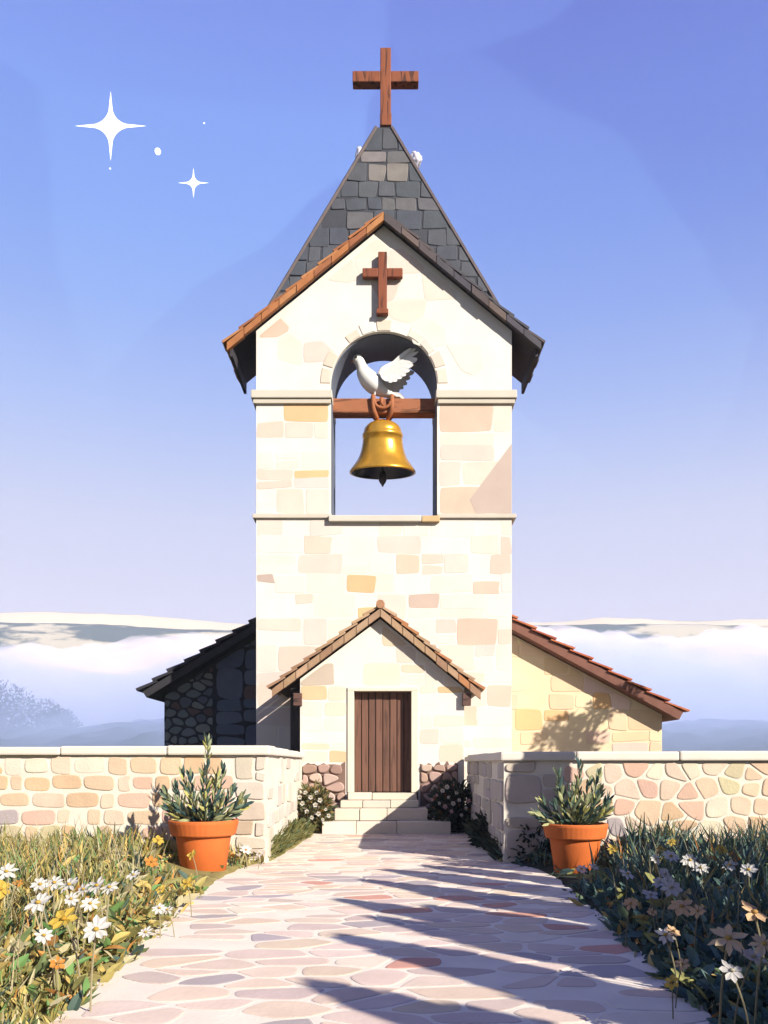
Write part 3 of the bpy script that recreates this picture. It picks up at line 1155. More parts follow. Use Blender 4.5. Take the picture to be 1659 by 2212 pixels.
for s in (-1, 1):
    for yy in (-.205, .205):
        pts = [(-.03 + s * .20, SY + yy, 9.150), (-.03 + s * .20, SY + yy, 8.900), (-.03 + s * .19, SY + yy, 8.820), (-.03 + s * .15, SY + yy * .7, 8.750), (-.03 + s * .085, SY + yy * .35, 8.640)]
        hg.tube(pts, [.045, .05, .055, .05, .035], 8, RUST)
    hg.tube([(-.03 + s * .20, SY - .205, 9.142), (-.03 + s * .20, SY + .205, 9.142)], .032, 8, RUST)
# curled strap on the front of the beam
hg.tube([(-.03 + .17 * math.cos(a), SY - .215, 9.010 + .13 * math.sin(a)) for a in [math.pi + math.pi * i / 12 for i in range(13)]], .035, 8, RUST)
hg.tube([(-.05, SY - .225, 9.080), (-.06, SY - .23, 8.980), (-.02, SY - .23, 8.920)], [.045, .035, .02], 8, RUST)
hg.lathe([(.0, .0), (.13, .0), (.11, .04), (.06, .06), (0, .06)], (-.03, SY, BZ + 1.06), 20, RUST)
hg.build("hanger", M_TERRA, bell, smooth=True)

bell.rotation_euler = (R(8), 0, 0)      # caught slightly mid-swing, mouth away from the path

# ================================================================== dove
def DV(xz, yz, dy=0.0):
    return Vector(((672 + xz / 4.94 - 829.5) / 100.0, SY + dy, EYE + (HORIZON - (691.2 + yz / 4.94)) / 100.0))


feet_c = DV(700, 845)
dove = thing("dove", (feet_c.x, SY, 9.09), "white dove with one raised wing perched on the wooden beam above the bell", "dove")
WH = (0.88, 0.87, 0.84)


def catmull(pts, m=6):
    o = []
    n = len(pts)
    for i in range(n - 1):
        p0, p1, p2, p3 = pts[max(0, i - 1)], pts[i], pts[i + 1], pts[min(n - 1, i + 2)]
        for k in range(m):
            t_ = k / m
            o.append([0.5 * ((2 * b) + (-a + c) * t_ + (2 * a - 5 * b + 4 * c - d) * t_ * t_ + (-a + 3 * b - 3 * c + d) * t_ ** 3) for a, b, c, d in zip(p0, p1, p2, p3)])
    o.append(list(pts[-1]))
    return o


spine = [(500, 395, 12, 12), (505, 410, 38, 36), (512, 430, 50, 46), (526, 468, 55, 50), (543, 510, 60, 56), (565, 565, 80, 76), (610, 630, 98, 96), (670, 685, 102, 100), (730, 730, 86, 84), (790, 770, 58, 60), (850, 800, 34, 46), (900, 818, 18, 40), (930, 828, 6, 30)]
spn = catmull(spine, 5)
dv = MB()
vs, fs = [], []
SG = 20
for i, (a, b, r1, r2) in enumerate(spn):
    q0, q1 = spn[max(0, i - 1)], spn[min(len(spn) - 1, i + 1)]
    tx, tz = q1[0] - q0[0], q1[1] - q0[1]
    ln = math.hypot(tx, tz) or 1
    nx, nzv = -tz / ln, tx / ln
    c0 = DV(a, b)
    for k in range(SG):
        an = 2 * math.pi * k / SG
        rr = max(2, r1)
        vs.append(DV(a + nx * math.cos(an) * rr, b + nzv * math.cos(an) * rr, math.sin(an) * max(2, r2) / 487.0))
for i in range(len(spn) - 1):
    for k in range(SG):
        k2 = (k + 1) % SG
        fs.append((i * SG + k, i * SG + k2, (i + 1) * SG + k2, (i + 1) * SG + k))
fs.append(list(range(SG))[::-1])
fs.append([(len(spn) - 1) * SG + k for k in range(SG)])
dv.add(vs, fs, WH)
dv.sphere(DV(499, 424), 56 / 494.0, WH, 24, (1, .86, 1))
dv.build("body", M_FEATHER, dove, smooth=True)


def feather(mb, a, b, w, col, dy0, dy1, nrm_y=1.0, thick=.006):
    """Flat rounded vane from a to b (dove drawing units), a thin closed solid."""
    ax, az = a
    bx, bz = b
    dx, dz = bx - ax, bz - az
    ln = math.hypot(dx, dz)
    dx, dz = dx / ln, dz / ln
    px, pz = -dz, dx
    prof_ = [(0, .35), (.15, .7), (.4, 1), (.7, 1), (.88, .75), (.97, .4), (1, .08)]
    vs_, n_ = [], len(prof_)
    for lay in (0, 1):
        for (t_, w_) in prof_:
            for s_ in (-1, 0, 1):
                x_ = ax + dx * ln * t_ + px * w * .5 * w_ * s_
                z_ = az + dz * ln * t_ + pz * w * .5 * w_ * s_
                y_ = dy0 + (dy1 - dy0) * t_ + (-.008 if s_ == 0 else 0) * nrm_y + lay * thick
                vs_.append(DV(x_, z_, y_))
    f_ = []
    for i in range(n_ - 1):
        for s_ in range(2):
            q = i * 3 + s_
            f_.append((q, q + 1, q + 4, q + 3))
            o_ = n_ * 3
            f_.append((o_ + q, o_ + q + 3, o_ + q + 4, o_ + q + 1))
        f_.append((i * 3, i * 3 + 3, n_ * 3 + i * 3 + 3, n_ * 3 + i * 3))
        f_.append((i * 3 + 2, n_ * 3 + i * 3 + 2, n_ * 3 + i * 3 + 5, i * 3 + 5))
    mb.add(vs_, f_, col)


tips = [(1122, 362), (1140, 405), (1068, 370), (1128, 484), (1086, 545), (1052, 608), (1012, 655), (968, 688), (916, 722), (868, 734), (838, 720)]
roots = [(880, 510), (870, 520), (850, 520), (850, 540), (835, 550), (818, 560), (800, 572), (785, 585), (772, 600), (760, 612), (750, 622)]
for sgn, nm in ((-1, "wing"), (1, "wing")):
    w = MB()
    base = sgn * .17
    for k, (tp, rt) in enumerate(zip(tips, roots)):
        if sgn > 0:
            tp = (tp[0] - 22, tp[1] + 6)
        feather(w, rt, tp, 40 if k < 3 else 74, WH, base + sgn * (.02 + .004 * k), base + sgn * (.10 + .006 * k), sgn)
    # covert rows and the arm
    for k in range(9):
        f_ = k / 8
        a = (735 + 60 * (1 - f_), 610 - 40 * (1 - f_))
        b = (985 - 155 * f_, 485 + 205 * f_ - 25 * math.sin(f_ * 3.1))
        feather(w, a, b, 80, (0.89, 0.87, 0.84), base + sgn * (.012) - sgn * .02, base + sgn * .045, sgn)
    arm = catmull([(735, 618, 30, 0), (770, 575, 40, 0), (830, 535, 36, 0), (900, 492, 26, 0), (970, 452, 14, 0), (1020, 424, 5, 0)], 4)
    w.tube([DV(a[0], a[1] + 8, base + sgn * .01) for a in arm], [a[2] / 487.0 for a in arm], 10, WH, flat=.6)
    w.build(nm, M_FEATHER, dove)
tl = MB()
for k in range(6):
    f_ = k / 5 - .5
    feather(tl, (835, 792), (1000 - abs(f_) * 60, 838 + f_ * 30), 44, WH, f_ * .06, f_ * .20, -1)
tl.build("tail", M_FEATHER, dove)
bk = MB()
bk.tube([DV(468, 434), DV(448, 441), DV(432, 449), DV(424, 456)], [.030, .024, .014, .003], 8, (0.72, 0.27, 0.08))
bk.build("beak", M_PLAIN, dove, smooth=True)
for s in (-1, 1):
    ey = MB()
    ey.sphere(DV(482, 417, s * .088), .027, (0.008, 0.008, 0.01), 12)
    ey.build("eye", M_PLAIN, dove, smooth=True)
    lg = MB()
    bx = 672 if s < 0 else 735
    lg.tube([DV(bx + 30, 760, s * .07), DV(bx + 8, 808, s * .07), DV(bx, 834, s * .07)], [.05, .026, .014], 8, WH)
    for a_ in (-.9, -.2, .4):
        lg.tube([DV(bx, 830, s * .07), DV(bx - 22, 838, s * .07 + a_ * .05), DV(bx - 38, 844, s * .07 + a_ * .08)], [.014, .012, .006], 6, (0.70, 0.55, 0.48))
    lg.tube([DV(bx, 830, s * .07), DV(bx + 24, 843, s * .07)], [.013, .006], 6, (0.70, 0.55, 0.48))
    lg.build("leg", M_FEATHER, dove, smooth=True)

# ================================================================== potted rosemary
TER = (0.66, 0.155, 0.03)


def potted(loc, s, label, tips, seed, hs=1.0):
    random.seed(seed)
    root = thing("potted_rosemary", loc, label, "potted plant")
    x, y, z = loc
    m = MB()
    H = lambda pr: [(a_, b_ * hs) for a_, b_ in pr]
    m.lathe(H([(.05, .0), (.235 * s, 0), (.245 * s, .01), (.30 * s, .42 * s), (.305 * s, .455 * s), (.30 * s, .47 * s), (.27 * s, .56 * s), (.05, .56 * s)]), (x, y, z), 40, TER)
    pot = m.build("pot", M_TERRA, root, smooth=False)
    pot.data.polygons.foreach_set("use_smooth", [len(f.vertices) == 4 for f in pot.data.polygons])
    rm = MB()
    rm.lathe(H([(.302 * s, .46 * s), (.345 * s, .452 * s), (.355 * s, .465 * s), (.385 * s, .60 * s), (.385 * s, .625 * s), (.375 * s, .637 * s), (.345 * s, .637 * s), (.335 * s, .62 * s), (.325 * s, .565 * s)]), (x, y, z), 40, (0.68, 0.165, 0.034), cap=False)
    ro = rm.build("rim", M_TERRA, pot)
    sl_ = MB()
    sl_.lathe(H([(.0, .575 * s), (.15, .59 * s), (.328 * s, .572 * s)]), (x, y, z), 24, (0.035, 0.025, 0.02), cap=False)
    so = sl_.build("soil", M_SOIL, pot)
    for o in (ro, so):
        o.matrix_parent_inverse = Matrix.Translation(root.location).inverted()
        o.matrix_parent_inverse = (pot.matrix_parent_inverse @ Matrix.Identity(4)).copy()
        o.matrix_parent_inverse = (Matrix.Translation(root.location) @ pot.matrix_parent_inverse).inverted() @ Matrix.Translation((0, 0, 0))
        o.matrix_parent_inverse = Matrix.Translation(root.location).inverted() @ Matrix.Translation(root.location)
    GR = [(2.6, (0.045, 0.10, 0.10)), (2.2, (0.11, 0.18, 0.13)), (2.2, (0.28, 0.33, 0.18)), (2, (0.46, 0.48, 0.24)), (1.3, (0.58, 0.56, 0.18))]
    for (dx, dy, top, spread) in tips:
        sgm = MB()
        b0 = Vector((x + dx * .22, y + dy * .22, z + .58 * s * hs))
        b1 = Vector((x + dx, y + dy, z + .58 * s * hs + top))
        mid = b0.lerp(b1, .5) + Vector((dx * .10, dy * .1, -top * .04))
        pts = catmull([tuple(b0), tuple(mid), tuple(b1)], 7)
        nn = len(pts)
        sgm.tube(pts, [.012 * (1 - .7 * i / nn) for i in range(nn)], 5, (0.10, 0.085, 0.05))
        L_ = (b1 - b0).length
        cnt = int(20 * L_ / .7) + 7
        for k in range(cnt):
            f_ = .08 + .92 * k / cnt
            pi_ = min(nn - 2, int(f_ * (nn - 1)))
            pp = Vector(pts[pi_]).lerp(Vector(pts[pi_ + 1]), f_ * (nn - 1) - pi_)
            ax = (Vector(pts[pi_ + 1]) - Vector(pts[pi_])).normalized()
            an = k * 2.4 + random.uniform(-.4, .4)
            a_ = ax.cross(Vector((0, 1, .1))).normalized()
            b_ = ax.cross(a_)
            dirv = ax * random.uniform(.8, 1.3) + (a_ * math.cos(an) + b_ * math.sin(an)) * random.uniform(.45, .75) * (1 - .3 * f_)
            sgm.leaf(pp, dirv, random.uniform(.12, .19) * (1.1 - .3 * f_), random.uniform(.032, .05), pick(GR), bend=random.uniform(-.25, .1), wpos=.55)
        sgm.build("sprig", M_LEAF, root)
    return root


potL = (-2.09, 9.65, 0.0)
sL = 1.0
tipsL = [(.05, .0, .98, 0), (-.02, .05, .62, 0), (-.14, -.05, .55, 0), (-.24, .0, .60, 0), (.17, -.04, .58, 0), (.22, .05, .62, 0), (-.33, .02, .42, 0),
         (-.46, .05, .36, 0), (.34, .0, .40, 0), (.44, -.03, .30, 0), (-.1, -.2, .40, 0), (.08, -.24, .36, 0), (.26, -.2, .30, 0), (-.27, -.18, .28, 0), (.0, .2, .45, 0), (.47, .08, .24, 0), (-.40, -.1, .2, 0), (.12, .15, .5, 0)]
tipsR = [(.05, .0, .72, 0), (-.20, .0, .60, 0), (-.16, .08, .46, 0), (.27, .02, .60, 0), (.30, .1, .40, 0), (-.03, -.08, .48, 0), (.14, -.05, .5, 0), (-.36, .0, .28, 0),
         (-.44, -.04, .16, 0), (.36, -.05, .32, 0), (.2, -.2, .34, 0), (-.1, -.22, .36, 0), (.05, -.25, .28, 0), (-.26, -.14, .26, 0), (.34, -.1, .2, 0), (.0, .2, .4, 0), (-.38, -.15, .12, 0)]
potted(potL, 1.04, "tall rosemary in an orange terracotta pot on the left of the path", tipsL, 21, .91)
potted((2.18, 9.5, 0.0), .95, "shorter rosemary in an orange terracotta pot on the right of the path", tipsR, 22, .95)

# ================================================================== planting in the beds (uncountable greenery)
random.seed(11)
PAL_L = [(3, (0.34, 0.32, 0.105)), (2.4, (0.47, 0.39, 0.12)), (1.8, (0.72, 0.53, 0.17)), (1.5, (0.19, 0.25, 0.10)), (.8, (0.09, 0.15, 0.12)), (1, (0.19, 0.36, 0.11)), (1.6, (0.60, 0.53, 0.30)), (.3, (0.72, 0.34, 0.09))]
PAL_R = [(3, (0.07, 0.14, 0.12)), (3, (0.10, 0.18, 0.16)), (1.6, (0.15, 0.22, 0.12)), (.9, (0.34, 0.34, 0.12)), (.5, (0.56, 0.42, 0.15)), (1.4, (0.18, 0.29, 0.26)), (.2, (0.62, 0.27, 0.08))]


def greenery(name, side, pal, count, ymin, ymax, label):
    m = MB()
    n = 0
    while n < count:
        y = ymin + (ymax - ymin) * random.random() ** 1.15
        e = lerp_tab(EDGE_L if side < 0 else EDGE_R, y)
        lim = .48 * y + .9
        off = random.random() ** .9 * max(.5, lim - abs(e))
        x = e + side * (off - .06)
        z = bed_z(x, y, side)
        px_ = -2.06 if side < 0 else 2.18
        if abs(x - px_) < .36 and 8.2 < y < 9.9 and random.random() < .96:
            n += 1
            continue
        k = min(1, .25 + off / .7)
        # clumps: a slow noise picks the plant kind, so patches of one plant lie together
        c = mnoise.noise((x * 1.4, y * 1.4, 7 * side)) + random.uniform(-.25, .25)
        col = pick(pal)
        near = 0.75 + .35 * (y - 3.5) / 7
        if random.random() < .045 and off > .25:      # pale dry stalks
            az = random.uniform(0, 6.28)
            m.leaf((x, y, z), (math.cos(az) * .2, math.sin(az) * .2, 1), random.uniform(.3, .55) * k, .010, (0.52, 0.44, 0.26) if side < 0 else (0.34, 0.31, 0.20), bend=.15, wpos=.3)
        elif c > (.02 if side < 0 else .16):         # long blades
            az = random.uniform(0, 6.28)
            t_ = random.uniform(.05, .45)
            d_ = Vector((math.cos(az) * t_, math.sin(az) * t_, 1))
            m.leaf((x, y, z - .02), d_, random.uniform(.18, .44) * (1.0 if side < 0 else 1.2) * k * near, random.uniform(.016, .034), col, bend=random.uniform(.1, .5), wpos=.3)
        elif c > -.2:         # broad leaves
            az = random.uniform(0, 6.28)
            d_ = Vector((math.cos(az), math.sin(az), random.uniform(.3, 1.6)))
            zz_ = z + random.uniform(0, .16) * k
            m.leaf((x, y, zz_), d_, random.uniform(.08, .20) * near, random.uniform(.035, .075), col, bend=random.uniform(.1, .5))
        else:                 # small round leaves in low mats
            az = random.uniform(0, 6.28)
            d_ = Vector((math.cos(az), math.sin(az), random.uniform(.1, .9)))
            zz_ = z + random.uniform(0, .12) * k
            m.leaf((x, y, zz_), d_, random.uniform(.04, .08) * near, random.uniform(.03, .055), col, bend=.2)
        n += 1
    return tag(m.build(name, M_LEAF), label, kind='stuff')


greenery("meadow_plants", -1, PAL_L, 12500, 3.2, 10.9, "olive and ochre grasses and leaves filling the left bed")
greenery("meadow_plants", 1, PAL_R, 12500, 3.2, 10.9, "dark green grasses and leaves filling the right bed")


def strip(name, side, pal, count, label):
    m = MB()
    for _ in range(count):
        y = random.uniform(10.7, 14.6)
        e = lerp_tab(EDGE_L if side < 0 else EDGE_R, y)
        wall = -1.54 if side < 0 else 1.56
        w = max(.10, abs(wall) - abs(e) + .04)
        off = random.random() * w
        x = e + side * off
        az = random.uniform(0, 6.28)
        up = random.uniform(.4, 2.5)
        m.leaf((x, y, random.uniform(0, .10) + .12 * off / w), Vector((math.cos(az), math.sin(az), up)), random.uniform(.08, .22), random.uniform(.02, .045), pick(pal), bend=random.uniform(.1, .5))
    return tag(m.build(name, M_LEAF), label, kind='stuff')


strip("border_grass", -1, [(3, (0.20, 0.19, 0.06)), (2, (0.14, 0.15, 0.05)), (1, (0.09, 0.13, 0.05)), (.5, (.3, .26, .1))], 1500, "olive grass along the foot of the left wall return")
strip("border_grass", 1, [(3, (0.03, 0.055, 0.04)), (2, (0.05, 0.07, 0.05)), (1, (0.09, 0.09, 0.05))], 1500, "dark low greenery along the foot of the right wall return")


# ================================================================== flowering shrubs
def shrub(name, c, rad, pal, nleaf, blossoms, label, cat="shrub", leaf=(.06, .13)):
    root = thing(name, (c[0], c[1], 0), label, cat)
    m = MB()
    st = MB()
    for k in range(7):
        a_ = k * .9
        st.tube([(c[0], c[1], 0), (c[0] + math.cos(a_) * rad[0] * .4, c[1] + math.sin(a_) * rad[1] * .4, c[2] + rad[2] * .3)], [.014, .006], 5, (0.09, 0.065, 0.04))
    for _ in range(nleaf):
        u = Vector((random.gauss(0, 1), random.gauss(0, 1), random.gauss(0, 1))).normalized()
        rr = random.random() ** .4
        lump = 1 + .28 * mnoise.noise((u.x * 2 + c[0] * 5, u.y * 2, u.z * 2))
        pp = Vector((c[0] + u.x * rad[0] * rr * lump, c[1] + u.y * rad[1] * rr * lump, c[2] + u.z * rad[2] * rr * lump))
        if pp.z < .0:
            pp.z = random.uniform(0, .1)
        d_ = (u + Vector((random.uniform(-.6, .6), random.uniform(-.6, .6), random.uniform(.0, .9))))
        m.leaf(pp, d_, random.uniform(*leaf), random.uniform(.03, .06), pick(pal), bend=.3)
    m.build("foliage", M_LEAF, root)
    st.build("stems", M_BARK, root)
    for (bx, bz, br, bc) in blossoms:
        b_ = MB()
        # set blossoms on the front of the shrub's rounded surface
        yy = c[1] - rad[1] * math.sqrt(max(.05, 1 - min(.95, ((bx - c[0]) / rad[0]) ** 2 * .8 + ((bz - c[2]) / rad[2]) ** 2 * .8))) - .04
        for q in range(5):
            a_ = q * 1.2566 + bx * 9
            b_.leaf((bx, yy, bz), (math.cos(a_), -.35, math.sin(a_)), br, br * .95, bc, side=(-math.sin(a_), 0, math.cos(a_)), bend=.1, wpos=.55)
        b_.sphere((bx, yy - .008, bz), br * .28, (0.6, 0.38, 0.08), 8)
        b_.build("blossom", M_PETAL, root)
    return root


WHT = (0.80, 0.78, 0.72)
random.seed(5)
bl = []
for (x, y) in ((668, 1712), (680, 1722), (662, 1735), (690, 1738), (672, 1752), (700, 1728), (712, 1748), (683, 1765), (697, 1757), (718, 1762), (655, 1722), (706, 1770), (692, 1712)):
    q = PX(x - 8, y, 14.8)
    bl.append((q.x, q.z, random.uniform(.032, .05), WHT))
shrub("flowering_shrub", (-1.27, 15.1, .42), (.34, .36, .46), [(3, (0.20, 0.19, 0.07)), (2, (0.14, 0.14, 0.06)), (1.2, (0.42, 0.24, 0.08)), (1, (0.09, 0.12, 0.05))], 1100, bl,
      "olive shrub with white blossoms left of the stone steps")
bl = []
for (x, y) in ((938, 1718), (950, 1708), (962, 1722), (972, 1735), (955, 1742), (985, 1728), (968, 1752), (943, 1735), (1000, 1745), (1012, 1752), (928, 1728), (990, 1760), (980, 1712), (960, 1700), (1005, 1730)):
    q = PX(x + 6, y, 14.85)
    bl.append((q.x, q.z, random.uniform(.03, .05), WHT if random.random() < .7 else (0.70, 0.45, 0.48)))
shrub("flowering_shrub", (1.25, 15.15, .46), (.42, .34, .46), [(3, (0.025, 0.05, 0.035)), (2, (0.045, 0.07, 0.05)), (1, (0.07, 0.09, 0.05)), (.3, (.3, .12, .06))], 1500, bl,
      "dark green shrub with white and pink blossoms right of the stone steps")
shrub("low_shrub", (1.62, 12.6, .2), (.28, .55, .28), [(3, (0.025, 0.05, 0.035)), (2, (0.04, 0.065, 0.045)), (1, (0.06, 0.08, 0.05))], 900,
      [(1.50, .16, .035, (0.65, 0.36, 0.2)), (1.62, .24, .03, (0.65, 0.36, 0.2))], "low dark shrub with peach buds at the foot of the right wall end")
shrub("low_shrub", (2.0, 10.65, .22), (.42, .3, .32), [(3, (0.02, 0.045, 0.035)), (2, (0.035, 0.06, 0.045)), (1, (0.05, 0.07, 0.05))], 900, [], "dark rounded shrub between the right pot and the wall corner")

# ================================================================== flowers
random.seed(3)


def make_flower(kind, s=1.0, h=.45, lean=(0, 0), petal=WHT, centre=(0.68, 0.42, 0.06), tilt=0.5, npet=9, az=0.0, stemc=(0.42, 0.38, 0.22)):
    root = bpy.data.objects.new(kind, None)
    COL.objects.link(root)
    st = MB()
    top = Vector((lean[0], lean[1], h))
    pts = catmull([(0, 0, -.04), (lean[0] * .35, lean[1] * .35, h * .55), tuple(top)], 5)
    st.tube(pts, [.0035 * s + .0015] * len(pts), 6, stemc)
    st.build("stem", M_LEAF, root)
    # head faces a direction tilted towards the camera side
    nrm = Vector((math.sin(az) * tilt, -math.cos(az) * tilt, 1)).normalized()
    a_ = nrm.cross(Vector((0, 1, .2))).normalized()
    b_ = nrm.cross(a_).normalized()
    hd_ = MB()
    R0 = .060 * s
    for q in range(npet):
        an = 6.283 * q / npet + random.uniform(-.12, .12)
        dirv = a_ * math.cos(an) + b_ * math.sin(an)
        sd_ = nrm.cross(dirv)
        hd_.leaf(top + dirv * .008, dirv + nrm * random.uniform(-.05, .4), R0 * random.uniform(.85, 1.12), R0 * 3.4 / npet * random.uniform(1.1, 1.6), petal, side=sd_, bend=random.uniform(.0, .35), wpos=.62)
    hd_.build("petals", M_PETAL, root)
    ce = MB()
    ce.sphere(top + nrm * .006, .014 * s, centre, 10, (1, 1, .7))
    ce.build("centre", M_PETAL, root, smooth=True)
    return root


PEACH = (0.78, 0.52, 0.29)
YEL = (0.72, 0.50, 0.08)
ORA = (0.66, 0.28, 0.05)
GREY = (0.62, 0.60, 0.58)
# (x, y in the working frame, height, size, kind, label)
LEFT = [
    (14, 1883, .47, 1.2, 'w', "white daisy with a red-brown centre at the far left edge of the left bed"),
    (2, 1921, .44, 1.1, 'y', "pale yellow flower cut by the left edge below the first daisy"),
    (87, 1911, .46, 1.05, 'w', "white daisy starting the crowded row, nearest the left edge"),
    (118, 1907, .47, 1.05, 'w', "white daisy second in the crowded row of the left bed"),
    (150, 1911, .46, 1.15, 'w', "white daisy third in the crowded row of the left bed"),
    (181, 1921, .44, .85, 'w', "narrow white daisy hanging lower, fourth in the crowded row"),
    (210, 1913, .46, 1.1, 'w', "white daisy fifth in the crowded row of the left bed"),
    (237, 1917, .45, 1.0, 'w', "white daisy ending the crowded row, nearest the path"),
    (83, 1950, .46, 1.25, 'w', "wide white daisy below the start of the crowded row"),
    (154, 1942, .43, .75, 'w', "small cupped white daisy under the middle of the crowded row"),
    (195, 1952, .42, .85, 'w', "small white daisy with a large yellow centre on a bare straight stem"),
    (208, 2008, .42, 1.15, 'w', "open white daisy with spread petals lowest and nearest the path in its group"),
    (95, 2021, .38, .75, 'w', "small pale daisy bud lowest at the left"),
    (139, 1985, .44, 1.25, 'y', "yellow drooping jonquil among the white daisies of the left bed"),
    (342, 1815, .50, 1.0, 'y', "tall yellow flower standing before the left pot's shadow"),
    (328, 1862, .36, 1.2, 'o', "ochre star-shaped flower left of the left pot"),
    (415, 1846, .36, .9, 'y', "small yellow flower against the front of the left pot"),
    (288, 1890, .36, .9, 'w', "single small white flower between the daisies and the left pot"),
    (347, 1921, .30, .6, 'y', "yellow bud low in front of the left pot"),
    (405, 1908, .28, .9, 'y', "yellow flower at the foot of the left pot by the path"),
    (344, 1962, .22, .8, 'w', "low white flower by the path edge, left of a pair"),
    (362, 1966, .20, .7, 'w', "low white flower by the path edge, right of a pair"),
    (315, 2014, .14, .75, 'w', "lone white flower drooping onto the paving of the path's left edge"),
    (531, 1836, .22, 1.15, 'wo', "white flower with an orange centre right of the left pot"),
    (562, 1844, .18, .9, 'w', "pinkish white flower right of the left pot, nearest the wall end"),
    (39, 1908, .46, .6, 'o', "orange bud on a tall stem by the left edge"),
    (124, 2081, .24, .7, 'o', "low orange flower under the daisies of the left bed"),
]
RIGHT = [
    (1449, 1850, .46, 1.25, 'w', "large white flower with a yellow eye, back row of the right bed below the wall"),
    (1417, 1856, .44, .85, 'w', "round white flower left of the large yellow-eyed one"),
    (1355, 1888, .40, 1.05, 'w', "white flower with a yellow heart alone right of the right pot"),
    (1256, 1877, .24, .95, 'w', "white flower cluster at the front foot of the right pot, left one"),
    (1284, 1872, .26, .8, 'w', "pale white flower at the front foot of the right pot, right one"),
    (1490, 1858, .46, 1.15, 'w', "white flower with a yellow throat in the middle of the back row"),
    (1513, 1875, .42, 1.0, 'w', "flat white flower just below the middle of the back row"),
    (1577, 1869, .44, 1.0, 'w', "white flower with orange side petals towards the right edge"),
    (1617, 1879, .43, 1.1, 'w', "white flower with orange spots nearest the right edge in the back row"),
    (1436, 1888, .42, .95, 'g', "greyish shaded flower under the back row"),
    (1424, 1906, .40, .85, 'g', "second greyish shaded flower, round, below the first"),
    (1450, 1917, .40, 1.3, 'g', "widest greyish flower seen from the side in shade"),
    (1405, 1933, .38, .95, 'g', "lowest and leftmost greyish flower in the shaded group"),
    (1472, 1958, .40, 1.35, 'p', "large ragged peach flower in the shade of the right bed"),
    (1362, 1952, .30, .95, 'p', "peach and white flower nearest the path's right edge"),
    (1507, 1968, .40, .85, 'p', "small peach flower right of the large ragged one"),
    (1409, 1970, .30, .55, 'p', "tiny round peach bud between two peach flowers"),
    (1629, 1971, .48, 1.5, 'p', "big peach daisy at the right edge, upper one"),
    (1573, 2027, .48, 1.5, 'pw', "big cream and peach daisy leaning on a long bare stem, front right"),
    (1650, 2039, .47, 1.15, 'pw', "white and peach flower cut by the right edge"),
    (1436, 2020, .32, .9, 'w', "white flower in deep shade beside a peach bud"),
    (1455, 2012, .34, .75, 'p', "peach bud beside the white flower in deep shade"),
    (1627, 2066, .40, .85, 'g', "pale grey flower on a short stem near the right edge"),
    (1580, 2097, .36, .85, 'g', "pale grey flower low beside the long bare stem"),
    (1474, 2083, .24, .65, 'p', "round peach flower low at the dark path edge"),
    (1451, 2122, .18, .6, 'y', "pale yellow flower lowest at the dark path edge"),
    (1559, 1836, .48, 1.0, 'y', "bright yellow flower highest in the right bed"),
    (1586, 1852, .46, 1.15, 'o', "orange-yellow flower with upright petals below the highest yellow one"),
    (1324, 1834, .42, .9, 'y', "yellow flower just right of the right pot's rim"),
    (1428, 1834, .44, .7, 'y', "small yellow flower at the foot of the wall, left one of two"),
    (1451, 1819, .46, .7, 'y', "small yellow flower at the foot of the wall, right one of two"),
    (1542, 1854, .44, .75, 'o', "orange flower bud left of the upright orange-yellow one"),
]
for side, rows, grp in ((-1, LEFT, "flowers of the left bed"), (1, RIGHT, "flowers of the right bed")):
    for (x, y, zh, s, k, lab) in rows:
        d = (EYE - zh) * FPX / (y - HORIZON)
        q = PX(x, y, d)
        gz = bed_z(q.x, q.y, side)
        pet, cen, npt = {'w': (WHT, (0.66, 0.44, 0.07), 9), 'wo': (WHT, (0.66, 0.25, 0.05), 8), 'y': (YEL, (0.62, 0.36, 0.04), 6), 'o': (ORA, (0.55, 0.25, 0.04), 6),
                         'p': (PEACH, (0.60, 0.35, 0.10), 7), 'pw': ((0.72, 0.56, 0.36), (0.62, 0.42, 0.12), 10), 'g': (GREY, (0.55, 0.50, 0.35), 7)}[k]
        name = {'w': "white_daisy", 'wo': "white_daisy", 'y': "yellow_flower", 'o': "orange_flower", 'p': "peach_flower", 'pw': "cream_daisy", 'g': "pale_flower"}[k]
        h = zh - gz
        s = s * (.82 if k in ('p', 'pw', 'o') else .95)
        lean = (random.uniform(-.12, .12) * h * 2, random.uniform(-.06, .06))
        f = make_flower(name, s, h, lean, pet, cen, random.uniform(.5, 1.3), npt, random.uniform(-.7, .7), (0.46, 0.40, 0.24) if side < 0 else (0.30, 0.27, 0.16))
        f.location = (q.x - lean[0], q.y - lean[1], gz)
        tag(f, lab, "flower", grp)

# ================================================================== trees whose shadows cross the path (they stand right of the frame)
random.seed(9)


def cypress_mesh(h, r):
    m = MB()
    for k in range(4200):
        t_ = random.random() ** 1.1
        rr = r * (min(1, .55 + t_ * 2) * min(1, (1 - t_) / .16) ** .8) * random.random() ** .5
        a_ = random.uniform(0, 6.283)
        p_ = Vector((math.cos(a_) * rr, math.sin(a_) * rr, .25 + t_ * (h - .35)))
        m.leaf(p_, (math.cos(a_) * .35, math.sin(a_) * .35, 1), random.uniform(.12, .22), random.uniform(.05, .085), pick([(2, (0.035, 0.06, 0.03)), (1, (0.055, 0.085, 0.04))]), bend=-.1, seg=2)
    prof_ = [(.01, .2)] + [(r * .72 * min(1, .55 + t_ * 2) * min(1, (1 - t_) / .16) ** .8 + .004, .25 + t_ * (h - .35)) for t_ in [q / 24 for q in range(25)]]
    m.lathe(prof_, (0, 0, 0), 12, (0.03, 0.05, 0.025))
    return m


